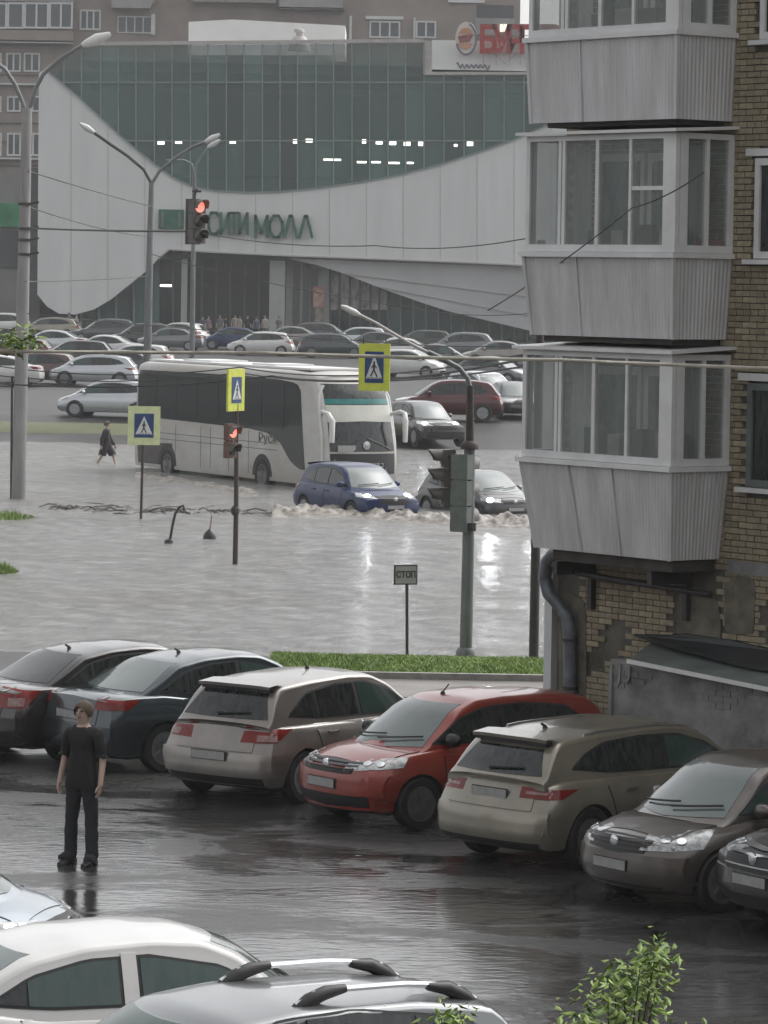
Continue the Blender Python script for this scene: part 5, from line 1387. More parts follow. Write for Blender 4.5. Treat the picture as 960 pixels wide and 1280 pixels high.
# coach
def coach():
    L, Wd, Hh = 14.0, 2.62, 3.92
    S = dict(L=L, W=Wd, zb=.32, boxy=1, crown=.10, bowF=.32, bowR=.08, plan=[(0, .985), (.5, 1), (L - .8, 1), (L, .975)],
        nose=[(.3, .12), (.6, .0), (1.1, .02), (1.6, .08), (2.4, .30), (3.2, .62), (3.7, .95)], tail=[(.3, .05), (1, 0), (3.7, .18)],
        deck=[(0, Hh - .1), (.5, Hh), (L - 2.2, Hh), (L - .4, Hh - .06), (L, Hh - .14)])
    rz = -60.5; c1 = G(411, 614, -.05); c, s_ = math.cos(R(rz)), math.sin(R(rz)); x, y = L / 2, -Wd / 2
    loc = Vector((c1.x - (c * x - s_ * y), c1.y - (s_ * x + c * y), -.05 - .22))
    root = thing('coach', 'long silver coach with black window band wading through the flooded crossing', 'bus', loc, R(rz), None)
    pm = mat('coach_silver', (.52, .515, .50), .38, metal=.25, var=.3, vscale=.5, vs=(1, 1, 2.0), col2=(.40, .375, .335))
    me = body_surface(S, 50, 3); smooth_me(me, 35); bo = link('body', me, pm, root)
    sk = Skin([me]); X = lambda v: v - L / 2
    g = MB(); g.b2((X(.6), -.98, Hh - .03), (X(L - 1.9), .98, Hh + .035)); g.b2((X(2.6), -.7, Hh + .035), (X(4.6), .7, Hh + .09)); g.b2((X(7.6), -.7, Hh + .035), (X(9.2), .7, Hh + .09))
    obj('roof', g, mat('coach_roof_white', (.74, .74, .73), .35, var=.15, vscale=1.0), root)
    for sd in (-1, 1):
        t = MB(); lo = [(X(.12), 2.02), (X(4), 1.98), (X(8.6), 1.93), (X(9.9), 1.84), (X(10.8), 1.55), (X(11.4), 1.05), (X(12.0), .80), (X(12.42), .78)]
        hi = [(X(.22), 3.58), (X(4), 3.60), (X(9), 3.60), (X(10.6), 3.56), (X(11.3), 3.52), (X(11.7), 3.48), (X(11.95), 3.40), (X(12.05), 3.25)]
        sk.patch(t, strip(lo, hi, 8, 40), f_side(sd), .010, skirt=.03); wb = obj('window_band', t, M_cglass, root, 50)
        for k in range(7):
            x0, x1 = X(.45 + 1.52 * k), X(.45 + 1.52 * k + 1.42)
            t = MB(); zl = 2.12 if k < 6 else 2.0
            sk.patch(t, strip([(x0, zl), (x1, zl)], [(x0, 3.44), (x1, 3.44)], 3, 4), f_side(sd), .018, skirt=.008); obj('side_window', t, M_cglass, root, 50)
        t = MB()
        for xx in (1.9, 3.35, 5.2, 5.9, 7.2, 8.6): sk.patch(t, strip([(X(xx) - .012, .5), (X(xx) + .012, .5)], [(X(xx) - .012, 1.88), (X(xx) + .012, 1.88)], 4, 1), f_side(sd), .006, skirt=.01)
        for zz in (1.52, 1.32): sk.patch(t, strip([(X(2.0), zz - .012), (X(10.6), zz - .012)], [(X(2.0), zz + .012), (X(10.6), zz + .012)], 1, 16), f_side(sd), .006, skirt=.01)
        obj('panel_seam', t, M_polem, root)
        t = MB(); sk.patch(t, strip([(X(.2), .45), (X(3.1), .45)], [(X(.2), 1.12), (X(3.1), 1.20)], 3, 8), f_side(sd), .006, skirt=.01); obj('lower_panel', t, mat('coach_mud', (.105, .095, .09), .6, var=.3, vscale=2), root)
        for xx in (2.75, 9.55):
            t = MB(); n = 18
            rows = [[(X(xx) + .66 * math.cos(math.pi * k / n) * f_, .46 + .70 * math.sin(math.pi * k / n) * f_) for k in range(n + 1)] for f_ in (.02, .5, 1.0)]
            sk.patch(t, rows, f_side(sd), .012, skirt=.01); obj('wheel_arch', t, M_trim, root)
            tm, rm = wheel_meshes(.501, .30, 8, 20)
            wo_ = link('wheel', tm, M_tyre, root, (X(xx), sd * (Wd / 2 - .125), .50), 0 if sd > 0 else math.pi); link('rim', rm, [M_rimdk, M_black], wo_)
        # arm mirrors
        t = MB(); t.tube([(X(L - .75), sd * 1.18, 2.55), (X(L - .35), sd * 1.40, 2.66), (X(L - .02), sd * 1.36, 2.60), (X(L + .12), sd * 1.30, 2.38), (X(L + .12), sd * 1.30, 1.72)], [.05, .06, .075, .10, .08], 8)
        obj('mirror', t, M_lampw, root, 60)
        t = MB(); sk.patch(t, strip([(sd * .62, .72), (sd * 1.10, .80)], [(sd * .66, .92), (sd * 1.12, 1.04)], 2, 5), f_front, .012); obj('headlight', t, M_headl, root)
        t = MB(); P = []
        for k in range(9):
            z = lin(.62, 3.45, k / 8); o, d = f_side(sd)(X(lin(L - .50, L - .98, max(0, (z - 1.6) / 1.9))), z); hh = sk.hit(o, d)
            if hh: P.append(hh[0] + Vector((0, sd * .01, 0)))
        t.tube(P, .055, 6); obj('corner_pillar', t, M_lampw, root)
    t = MB(); sk.patch(t, strip([(-1.14, 1.42), (1.14, 1.42)], [(-1.10, 3.50), (1.10, 3.50)], 14, 18), f_front, .012); ws = obj('windscreen', t, M_cglass, root, 60)
    t = MB(); sk.patch(t, strip([(-1.12, 2.88), (1.12, 2.88)], [(-1.10, 3.04), (1.10, 3.04)], 3, 16), f_front, .022, skirt=.01); obj('sun_strip', t, mat('teal_strip', (.02, .20, .19), .2, var=.4, vscale=3), ws, 60)
    t = MB(); sk.patch(t, strip([(-1.13, 2.32), (0, 2.36), (1.13, 2.32)], [(-1.12, 2.85), (1.12, 2.85)], 4, 16), f_front, .022, skirt=.01); obj('pale_band', t, mat('cream_band', (.50, .50, .45), .5, var=.15, vscale=2), ws, 60)  # cream band across the middle of the windscreen
    t = MB(); sk.patch(t, strip([(-1.12, .72), (1.12, .72)], [(-1.14, 1.36), (1.14, 1.36)], 5, 16), f_front, .014); gr = obj('grille', t, M_black, root, 60)
    t = MB(); sk.patch(t, strip([(-1.2, .34), (1.2, .34)], [(-1.2, .70), (1.2, .70)], 3, 16), f_front, .03); obj('bumper', t, pm, root, 60)
    for yy, zz, m_, wd, hh_ in ((-.66, 1.52, M_plate, .62, .20),):
        o, d = f_front(yy, zz); h = sk.hit(o, d); t = MB(); t.box(h[0] + Vector((.05, 0, 0)), (.02, wd, hh_)); obj('number_plate', t, m_, root)
    o, d = f_front(.02, 1.62); h = sk.hit(o, d); t = MB(); t.lathe([(.13, .0), (.13, .04), (.001, .05)], 12, c=h[0] + Vector((.02, 0, 0)), axis='x'); obj('badge', t, M_chrome, root)
    t = MB()
    for k, yy in enumerate((-.10, .05, .17, .32, .44, .58)):
        o, d = f_front(yy, 1.02); h = sk.hit(o, d); p = h[0] + Vector((.026, 0, 0)); t.box(p + Vector((0, 0, .035)), (.02, .09, .025)); t.box(p + Vector((0, (-.035, .0, .03)[k % 3], -.02)), (.02, .022, .09)); t.box(p + Vector((0, 0, -.06 if k % 2 else .0)), (.018, .08, .022))
    obj('grille_lettering', t, M_chrome, gr)
    o, d = f_side(-1)(X(9.9), 1.68); h = sk.hit(o, d)
    text('side_lettering', 'Русь', .42, M_polem, root, h[0] + Vector((0, -.012, -.02)), ext=.006, sx=1.3)
    t = MB()
    for xx in (-.5, .5):
        P = []
        for k in range(6):
            o, d = f_front(lin(xx * 1.9, xx * .2, k / 5), 1.48 + .35 * k / 5); h = sk.hit(o, d); P.append(h[0] + Vector((.04, 0, 0)))
        t.tube(P, .018, 5)
    obj('wiper', t, M_black, root)
coach()

# ------------------------------------------------------------------ cars beyond the flood (small in the picture)
def far(kind, label, pm, px, py, D, rz, lit=False, z=None, **kw):
    S = spec(kind); S.update(kw)
    for k in ('spoiler',): S.pop(k, None)
    q = W(px, py, D); 
    return build_car('distant_car', label, 'car', S, pm, Vector((q.x, D, tz(D) if z is None else z)), R(rz), 'cars beyond the flood', lod=1, lit=lit)
P_fr = paint('paint_dark_red', (.065, .006, .010), .3, .3, .1)
far('hatch', 'light silver blue hatchback beside the grass verge behind the pedestrian', P_lsilver, 138, 500, 155.5, 168)
far('suv', 'black off-roader with four lit lamps in shallow water right of the coach', P_black, 528, 540, 150.8, -68, lit=True, z=.10, L=4.9, W=1.95)
far('suv', 'dark red sport utility car side on behind the pole with the bent lamp arm', P_fr, 560, 510, 157, 180)
far('suv', 'light grey sport utility car half hidden by the lowest balcony', P_lsilver, 604, 500, 166, -60)
far('sedan', 'dark sedan low between the light grey car and the balcony', P_dgrey, 640, 495, 160, -80)
far('wagon', 'long silver estate car left above the pedestrian', P_lsilver, 118, 470, 186, 176)
far('hatch', 'dark red brown car at the left behind the thick pole', paint('paint_maroon', (.07, .03, .03), .2, .3, .1), 48, 475, 188, 172)
far('sedan', 'white car cut off by the left edge beside the thick pole', P_white, -4, 480, 184, 178)
far('hatch', 'white hatchback in front of the mall entrance glass', P_white, 224, 430, 262, 150)
far('sedan', 'grey sedan below the white hatchback at the mall', P_grey, 214, 440, 248, 172)
far('sedan', 'silver sedan right of the grey column at the mall', P_silver, 362, 440, 258, 178)
far('hatch', 'white car roof just above the coach roof', P_white, 326, 452, 240, 176)
far('sedan', 'pale sedan under the leaning wall of the mall', P_lsilver, 66, 440, 236, 172)
far('sedan', 'white sedan left of the lamp pole by the mall', P_white, 132, 446, 226, 165)
far('suv', 'dark jeep with grey top by the corner of the mall', P_dgrey, 130, 425, 262, 178, L=4.8, W=1.9)
far('wagon', 'beige van by the left corner of the mall', P_tan, 60, 425, 272, 170, L=4.9, W=1.95)
far('suv', 'white minibus at the left edge below the green shop front', P_white, -6, 416, 276, 175, L=5.2, W=2.0)
for k, (kd, lb, pm, px, py, D, rz) in enumerate((
        ('hatch', 'white car with a pale roof right of the lime crossing sign', P_white, 512, 470, 205, -20), ('sedan', 'dark sedan in the second row right of the lime sign', P_dgrey, 545, 462, 218, 10),
        ('hatch', 'white hatchback just left of the coach roof', P_white, 170, 446, 206, 170), ('sedan', 'dark sedan nose behind the long silver estate', P_dgrey, 150, 462, 196, 178), ('suv', 'black off-roader in the row left of the lamp pole', P_black, 178, 432, 250, 176), ('sedan', 'dark blue sedan left of the wide grey column', P_blue, 292, 442, 252, 178),
        ('suv', 'dark grey car standing by the mall doors', P_dgrey, 404, 440, 262, 4), ('hatch', 'silver hatchback in front of the bright mall panes', P_lsilver, 448, 442, 258, 176), ('sedan', 'white sedan low in the row under the teal wall', P_white, 498, 452, 232, 174), ('wagon', 'maroon estate car between silver cars under the pale mall wing', P_fr, 20, 452, 214, 172), ('sedan', 'black sedan under the green shop front by the thick pole', P_black, 6, 440, 240, 176),
        ('suv', 'grey car in the last row under the teal wall', P_grey, 575, 452, 240, 175), ('sedan', 'silver sedan in the last row next to the balcony', P_silver, 624, 462, 228, 175),
        ('hatch', 'dark hatchback in the last row behind the bent lamp arm', P_black, 528, 446, 252, 178), ('sedan', 'black sedan behind the lime sign under the teal wall', P_dgrey, 470, 448, 246, 176),
        ('sedan', 'grey sedan in the middle distance right of the pole', P_grey, 612, 478, 196, -25), ('hatch', 'black hatchback left behind the coach', P_black, 96, 440, 212, 176), ('wagon', 'dark estate car right behind the roof of the coach', P_teal, 415, 448, 238, 4))):
    far(kd, lb, pm, px, py, D, rz)

# ------------------------------------------------------------------ lamp poles, signals, signs
def lamp_head(mb, p, d):
    d = Vector(d).normalized(); s_ = Vector((-d.y, d.x, 0))
    q = p + d * .85
    mb.tube([p - d * .05, p + d * .12, p + d * .45, q], [.06, .12, .17, .07], 8)

# thick concrete pole at the left with two arms
pb = G(23, 622); D0 = pb.y
t0 = W(35, 120, D0)
pole = thing('street_lamp', 'thick concrete lamp pole at the left edge with two curved arms', 'street lamp', pb)
L0 = lambda px, py, D=D0: W(px, py, D) - pb
g = MB(); g.tube([(0, 0, -.4), L0(28, 400), L0(34, 135)], [.21, .185, .14], 16); obj('pole', g, M_conc, pole, 50)
g = MB(); g.tube([L0(34, 150), L0(29, 130), L0(19, 106), L0(6, 86), L0(-14, 74), L0(-40, 66)], .06, 8); obj('arm', g, M_polem, pole, 60)
g = MB(); lamp_head(g, L0(-40, 66), (-1, 0, .1)); obj('lamp_head', g, M_lampw, pole, 60)
g = MB(); g.tube([L0(34, 150), L0(44, 112), L0(54, 93), L0(75, 74), L0(104, 56)], .06, 8); obj('arm', g, M_polem, pole, 60)
g = MB(); lamp_head(g, L0(104, 56), (1, 0, .42)); obj('lamp_head', g, M_lampw, pole, 60)
for py in (255, 286, 300, 318): g = MB(); c = L0(31, py); g.lathe([(.20, -.04), (.20, .04)], 12, c=c); g.bar(c + Vector((.15, -.1, 0)), c + Vector((.42, -.15, .06)), .06, .06); obj('cable_clamp', g, M_iron, pole)
g = MB(); g.tube([L0(15, 470) , L0(14, 622) + Vector((0, 0, -.3))], .035, 6); obj('stay_pipe', g, M_iron, pole)
# lamp with two arms in front of the mall
pb2 = Vector((W(184, 440, 190).x, 190, tz(190))); D2 = 190
lp = thing('street_lamp', 'tall grey lamp with a wide pair of arms in front of the pale cladding', 'street lamp', pb2)
L2 = lambda px, py: W(px, py, D2) - pb2
g = MB(); g.tube([(0, 0, -.2), L2(186.5, 340), L2(189.5, 228)], [.21, .18, .13], 12); obj('pole', g, M_polem, lp, 50)
g = MB(); g.tube([L2(189.5, 240), L2(188.5, 228), L2(180, 212), L2(160, 195), L2(135, 178), L2(118, 166)], .085, 8); obj('arm', g, M_iron, lp, 60)
g = MB(); g.tube([L2(189.5, 240), L2(191, 228), L2(199, 214), L2(220, 197), L2(240, 184), L2(258, 177)], .085, 8); obj('arm', g, M_polem, lp, 60)
g = MB(); lamp_head(g, L2(118, 166), (-1, 0, .62)); obj('lamp_head', g, M_lampw, lp, 60)
g = MB(); lamp_head(g, L2(256, 178), (1, 0, .55)); obj('lamp_head', g, M_lampw, lp, 60)
# farther lamp
D3 = 232; pb3 = Vector((W(240, 440, D3).x, D3, tz(D3)))
lp = thing('street_lamp', 'farther thin lamp rising behind the hanging traffic light', 'street lamp', pb3)
L3 = lambda px, py: W(px, py, D3) - pb3
g = MB(); g.tube([(0, 0, -.2), L3(243, 215)], [.17, .11], 10); obj('pole', g, M_polem, lp, 50)
g = MB(); g.tube([L3(243, 218), L3(246, 205), L3(254, 192), L3(262, 182)], .06, 6); obj('arm', g, M_polem, lp, 60)
g = MB(); g.tube([L3(243, 218), L3(240, 205), L3(230, 200), L3(208, 200)], .05, 6); obj('arm', g, M_polem, lp, 60)
g = MB(); lamp_head(g, L3(260, 184), (.8, 0, .5)); obj('lamp_head', g, M_lampw, lp, 60)

def signal(parent, c, s_, rz, body, lit, lenses=3, visor=True, nm='signal_head', wf=.34):
    """three-lamp head; c centre, s_ height; faces local -y turned by rz"""
    M = Matrix.Rotation(rz, 4, 'Z'); w_ = s_ * wf; d_ = s_ * .20
    def P(mb): mb.v = [tuple(c + M @ Vector(v)) for v in mb.v]; return mb
    g = MB(); 
    for k in range(lenses):
        z = s_ * (.5 - (k + .5) / lenses); h = s_ / lenses
        g.box((0, 0, z), (w_, d_, h * .94)); 
    g.box((0, d_ * .3, 0), (w_ * .8, d_ * .3, s_ * .99))
    hd_ = obj(nm, P(g), body, parent, 40)
    for k in range(lenses):
        z = s_ * (.5 - (k + .5) / lenses); r = min(s_ / lenses * .40, w_ * .46)
        g = MB(); g.lathe([(r, -d_ / 2 - .012), (r * .7, -d_ / 2 - .035), (.001, -d_ / 2 - .045)], 14, c=(0, 0, z), axis='y'); obj('lens', P(g), M_sigred if k == lit else M_sigoff, hd_, 60)
        if visor:
            g = MB(); A = [R(-15 + 210 * i / 12) for i in range(13)]
            for (r1) in (r * 1.12,):
                a = [Vector((r1 * math.cos(t), -d_ / 2, z + r1 * math.sin(t))) for t in A]; b = [Vector((r1 * math.cos(t), -d_ / 2 - r * 1.9 * (.55 + .45 * max(0, math.sin(t))), z + r1 * math.sin(t))) for t in A]
                a2 = [v * 1.0 + Vector((0, 0, .012)) for v in a]; b2_ = [v + Vector((0, 0, .012)) for v in b]
                g.grid([a, b]); g.grid([b2_, a2]); g.grid([b, b2_])
            obj('visor', P(g), M_sigbody, hd_, 60)
    return hd_

# hanging traffic light
DL = 91.0; c = W(245, 277, DL)
sgl = thing('traffic_light', 'brown traffic light hanging on the black cable, red lamp lit', 'traffic light', c)
signal(sgl, Vector((.02, 0, 0)), 1.06, R(38), M_sigbody, 0)
g = MB(); g.b2((-.26, .14, -.54), (.10, .18, .54)); obj('back_board', g, M_sigbody, sgl)
g = MB(); g.tube([(-.06, .1, .5), (-.04, .1, .66), (.0, .1, .78)], .03, 6); g.box((0, .1, .72), (.22, .06, .05)); obj('hanger', g, M_iron, sgl)

# pole in the middle right, bent lamp arm, two signal heads
pb4 = G(582, 821); D4 = pb4.y
L4 = lambda px, py, d=0: W(px, py, D4 + d) - pb4
sp = thing('signal_pole', 'grey signal pole on the grass strip with a bent lamp arm and signal heads', 'signal pole', pb4)
g = MB(); g.tube([(0, 0, -.1), L4(585, 700), L4(587, 560)], [.112, .104, .095], 14); g.lathe([(.17, 0), (.17, .08), (.13, .14)], 12, c=(0, 0, .02)); obj('pole', g, M_polem, sp, 50)
g = MB(); g.tube([L4(587, 560), L4(588, 482)], [.075, .06], 10); g.lathe([(.16, -.05), (.16, .03), (.09, .10)], 12, c=L4(587, 558)); obj('pole_top', g, M_rust, sp, 50)
g = MB(); g.tube([L4(588, 490), L4(585, 474), L4(574, 460), L4(552, 448), L4(535, 440)], .045, 8); obj('arm', g, M_polem, sp, 60)
g = MB(); g.tube([L4(538, 442), L4(510, 428), L4(470, 404), L4(448, 393)], .028, 8); obj('arm_tube', g, M_coping, sp, 60)
g = MB(); g.tube([L4(450, 394), L4(444, 391), L4(432, 385), L4(426, 382)], [.03, .055, .05, .02], 8); obj('lamp_head', g, M_lampw, sp, 60)
signal(sp, L4(578, 616) + Vector((0, -.05, 0)), 1.35, R(150), M_siggrey, 9, wf=.24)
signal(sp, L4(560, 598) + Vector((0, .2, 0)), 1.0, R(-80), M_sigbody, 9)
g = MB(); g.bar(L4(587, 575), L4(560, 570), .05, .05); obj('bracket', g, M_iron, sp)
g = MB(); g.bar(L4(587, 655), L4(568, 655), .05, .05); obj('bracket', g, M_iron, sp)
g = MB(); g.tube([L4(588, 658) + Vector((0, -.13, -.07)), L4(588, 658) + Vector((0, -.13, .07))], .10, 10); obj('junction_box', g, M_iron, sp)
# dark post that runs up behind the balconies
pb5 = G(667, 823)
g = MB(); g.tube([(0, 0, -.1), (.01, 0, 7.2)], [.085, .075], 12); o = obj('utility_post', g, M_iron, None, 50, loc=pb5); tag(o, 'dark round post on the grass strip beside the drain pipe', 'post')

# СТОП plate
pb6 = G(509, 823); D6 = pb6.y
st = thing('stop_sign', 'small white СТОП plate on a thin black post at the water edge', 'sign', pb6)
c = W(507, 718.5, D6) - pb6
g = MB(); g.tube([(0, 0, -.1), c + Vector((.02, .03, .1))], .027, 8); obj('post', g, M_iron, st)
M6 = R(18)
def rot(v, a=M6): return Vector((v[0] * math.cos(a) - v[1] * math.sin(a), v[0] * math.sin(a) + v[1] * math.cos(a), v[2]))
g = MB(); g.box(c, (.42, .02, .34), rz=M6); fp = obj('frame', g, M_black, st)
g = MB(); g.box(c + rot((0, -.013, 0)), (.375, .014, .295), rz=M6); obj('plate', g, M_signg, fp)
tx = text('lettering', 'СТОП', .155, M_black, fp, c + rot((0, -.022, .0)), rot=(R(90), 0, M6), ext=.004, sx=.80, bold=.004)

# crossing signs
def crossing_sign(root, c, wd, ht, rz, border, pict=True):
    def rr(v): return Vector((v[0] * math.cos(rz) - v[1] * math.sin(rz), v[0] * math.sin(rz) + v[1] * math.cos(rz), v[2]))
    g = MB(); g.box(c, (wd, .05, ht), rz=rz); bd = obj('border', g, border, root)
    b, h = wd * .60, ht * .62 if ht < wd * 1.25 else ht * .66
    for sd in (-1, 1):
        g = MB(); g.box(c + rr((0, sd * .029, 0)), (b, .010, h), rz=rz); fa = obj('face', g, M_blue, bd)
        y = sd * .036; g = MB(); zt, zb_ = h * .40, -h * .36
        g.prism([c + rr((-b * .44, y, zb_)), c + rr((b * .44, y, zb_)), c + rr((0, y, zt))], rr((0, sd * .006, 0))); tri = obj('triangle', g, M_signw, fa)
        y = sd * .043; g = MB(); k = h
        def seg(p, q, t): g.bar(c + rr((p[0] * k, y, p[1] * k)), c + rr((q[0] * k, y, q[1] * k)), t * k, .006, up=rr((0, 1, 0)))
        g.lathe([(.035 * k, -.003), (.035 * k, .003)], 10, c=c + rr((0, y, .155 * k)), axis='y')
        seg((0, .12), (-.01, -.08), .06); seg((-.01, -.08), (-.11, -.30), .045); seg((-.01, -.08), (.10, -.30), .045); seg((0, .09), (-.09, -.02), .035); seg((0, .09), (.08, -.03), .035)
        for i in range(4): seg((-.22 + i * .13, -.335), (-.14 + i * .13, -.335), .022)
        obj('walking_figure', g, M_black, tri)
    return bd
pb7 = G(176, 646)
cs = thing('crossing_sign', 'square pedestrian crossing sign with a pale lime border in front of the coach tail', 'sign', pb7)
c = W(180, 532, pb7.y) - pb7
g = MB(); g.tube([(0, 0, -.3), c + Vector((-.02, .06, -.3))], .038, 8); obj('post', g, M_rust, cs)
crossing_sign(cs, c, .87, 1.04, R(6), M_lime2)
pb8 = G(294, 702)
cs = thing('crossing_sign', 'edge-on lime bordered crossing sign on the rusty signal post in the flood', 'sign', pb8)
c = W(294.5, 487.5, pb8.y) - pb8
g = MB(); g.tube([(0, 0, -.3), (.0, 0, 1.3), c + Vector((.02, .08, -.30))], [.062, .055, .045], 8); g.lathe([(.055, -.1), (.10, -.03), (.10, .06), (.055, .12)], 8, c=(-.02, 0, 1.15)); obj('post', g, M_rust, cs)
crossing_sign(cs, c, .78, .96, R(64), M_yellow)
signal(cs, W(288, 551, pb8.y) - pb8 + Vector((0, -.1, 0)), .80, R(48), M_sigbrown, 0, lenses=2)
# sign hung over the carriageway
DS3 = 75.9; c3 = W(468, 459, DS3)
cs = thing('crossing_sign', 'tall lime bordered crossing sign hanging from the cable above the coach front', 'sign', c3)
crossing_sign(cs, Vector((0, 0, 0)), .62, .94, R(-7), M_yellow)
for x in (-.22, .22): g = MB(); g.tube([(x, 0, .46), (x, 0, .60)], .014, 6); obj('hanger', g, M_iron, cs)

# ------------------------------------------------------------------ cables
def cable(label, pts, r, m=M_wire, sag=0.0, n=24, group='overhead cables'):
    P = [W(*p) if len(p) == 3 and not isinstance(p, Vector) else p for p in pts]; out = []
    for a, b in zip(P, P[1:]):
        for k in range(n + (1 if b is P[-1] else 0)):
            t = k / n; q = a.lerp(b, t); q.z -= sag * 4 * t * (1 - t); out.append(q)
    g = MB(); g.tube(out, r, 6)
    return tag(obj('overhead_cable', g, m, None, 60), label, 'cable', group)
cable('cream coloured cable crossing the whole view in front of the lowest balcony', [(-120, 437, 20.3), (320, 441, 20.2), (700, 450, 20), (1080, 464, 19.8)], .0105, M_creamwire, .004)
cable('black cable carrying the hanging traffic light from the thick pole', [(34, 285, D0 - .3), (245, 289, 91.15)], .030, sag=.03)
cable('thin dark cable running on from the traffic light to the balcony', [(246, 290, 91), (470, 307, 80), (668, 296, 66)], .012, sag=.12)
cable('thin cable holding the tall lime sign above the coach', [(34, 392, D0 - .3), (468, 427, DS3), (668, 432, 66)], .012, sag=.05)
cable('thin dark cable low across the coach windows', [(-60, 474, 105), (340, 470, 100), (668, 446, 66)], .026, sag=.25)
cable('thin dark cable sagging over the coach roof', [(-60, 462, 120), (300, 466, 112), (668, 456, 78)], .022, sag=.3)
cable('second thin cable over the coach roof', [(-60, 448, 118), (300, 459, 112), (668, 440, 76)], .020, sag=.35)
cable('cable sloping down over the pale mall wing', [(36, 214, D0 - .2), (190, 258, 190)], .020, sag=.05)
cable('lower cable sloping over the pale mall wing', [(34, 258, D0 - .2), (188, 296, 190)], .018, sag=.15)
cable('nearly level cable over the foot of the pale mall wing', [(32, 352, D0 - .2), (186, 345, 190)], .018, sag=.05)
cable('thin cable rising steeply across the balcony fronts', [(610, 388, 52), (790, 260, 45), (880, 215, 44)], .008, sag=.05)
cable('thin cable along the soffit of the mall', [(190, 318, 189), (520, 386, 170), (680, 390, 150)], .020, sag=.2)
# leafy twig caught on the cream cable
def leaves(mb, c, n, spread, size, seed, drop=.3, mi=0):
    rn = random.Random(seed)
    for i in range(n):
        p = c + Vector((rn.gauss(0, spread[0]), rn.gauss(0, spread[1]), rn.gauss(0, spread[2])))
        a = rn.uniform(0, 6.28); d = Vector((math.cos(a), math.sin(a), -drop + rn.uniform(-.4, .4))).normalized(); s_ = d.cross(Vector((0, 0, 1)) + Vector((rn.uniform(-.8, .8), rn.uniform(-.8, .8), 0))).normalized()
        l = size * rn.uniform(.6, 1.3); wv = l * .2
        nn = d.cross(s_) * l * .08
        mb.add([p, p + d * l * .35 + s_ * wv + nn, p + d * l, p + d * l * .35 - s_ * wv + nn], [(0, 1, 2), (0, 2, 3)], mi)
tw = thing('leafy_twig', 'small leafy twig caught on the cream cable at the left edge', 'twig', W(22, 436, 20.3))
g = MB()
for k in range(6): leaves(g, Vector((-.07 + .031 * k, 0, .05 + .02 * math.sin(k * 2))), 22, (.022, .02, .028), .05, k)
tag(obj('foliage', g, M_leaf, tw, fix=False), kind='stuff')
g = MB(); g.tube([(-.10, 0, .015), (-.03, .01, .03), (.04, 0, .05), (.09, .01, .07)], .004, 5); g.tube([(.02, 0, .04), (.03, 0, -.06)], .003, 5); obj('stem', g, M_bark, tw)

# young tree below the window, its top reaching into the frame
def sprig_tree(label, tips, base, seed, lsize):
    t = thing('young_tree', label, 'tree', base)
    g = MB(); top = base + Vector((0, 0, max(p.z for p, _ in tips) * .62))
    g.tube([Vector((0, 0, -.1)), Vector((.03, 0, 1.0)), top - base], [.05, .04, .02], 8)
    for p, r in tips: g.tube([top - base - Vector((0, 0, random.uniform(0, .3))), (top - base).lerp(p - base, .6) + Vector((0, 0, -.03)), p - base], [.014, .008, .003], 5)
    obj('trunk', g, M_bark, t)
    g = MB()
    for k, (p, r) in enumerate(tips):
        leaves(g, p - base, int(95 * (r / .1) ** 1.2), (r, r, r * .9), lsize, seed + k, .5)
    obj('crown', g, M_leaf, t, fix=False)
tips = [(W(px, py, 19.5 + random.uniform(-.3, .3)), r) for px, py, r in ((822, 1184, .05), (818, 1200, .06), (800, 1210, .06), (786, 1216, .05), (805, 1228, .07), (782, 1238, .07), (825, 1212, .045), (770, 1222, .05), (760, 1250, .08), (790, 1262, .09), (735, 1272, .07), (720, 1278, .05), (812, 1246, .05), (770, 1290, .1), (800, 1310, .12), (720, 1330, .14), (840, 1340, .14), (760, 1390, .18))]
sprig_tree('young tree with bright green leaves rising into the bottom right', tips, Vector((W(770, 1280, 19.5).x, 19.5, 0)), 40, .062)
tips = [(W(px, py, 19.3 + random.uniform(-.2, .2)), r) for px, py, r in ((565, 1266, .035), (552, 1274, .035), (578, 1278, .04), (565, 1300, .08), (540, 1330, .1), (590, 1340, .1))]
sprig_tree('leaf tips of a young tree just showing in front of the crossover', tips, Vector((W(565, 1280, 19.3).x, 19.3, 0)), 80, .06)

# ------------------------------------------------------------------ things drowned in the flood
pb9 = G(213, 676)
br = thing('bent_rail', 'thin bent metal rail sticking out of the flood', 'rail', pb9)
Lb = lambda px, py: W(px, py, pb9.y) - pb9
g = MB(); g.tube([Lb(211, 680), Lb(213, 672), Lb(216, 655), Lb(219, 642), Lb(224, 634), Lb(229, 632), Lb(231, 638)], .035, 8); obj('tube', g, M_iron, br, 60)
g = MB(); g.lathe([(.14, -.1), (.10, .04), (.03, .07)], 10, c=Lb(211, 677)); obj('foot', g, M_iron, br)
pb10 = G(262, 672)
bu = thing('drowned_cone', 'black cone with a thin rod standing in the flood', 'cone', pb10)
g = MB(); g.lathe([(.17, -.15), (.165, .03), (.12, .13), (.05, .19), (.03, .22)], 12); obj('base', g, M_black, bu, 50)
g = MB(); Lc = lambda px, py: W(px, py, pb10.y) - pb10
g.tube([(0, 0, .15), Lc(263, 656), Lc(265, 645)], .016, 6); g.tube([Lc(265, 645), Lc(258, 633), Lc(268, 632)], .010, 5); obj('rod', g, mat('faded_red_rod', (.22, .12, .13), .6), bu)
g = MB()
for k in range(80):
    px = 60 + 290 * random.random() ** .9; c = G(px, 636 + (px - 80) * .022 + random.gauss(0, 2.2), -.05)
    l = random.uniform(.15, .7); a = random.gauss(0, .5)
    d = Vector((math.cos(a), math.sin(a) * 3, 0)) * l / 2; g.tube([c - d, c + Vector((0, 0, random.uniform(.0, .09))), c + d], random.uniform(.006, .020), 4)
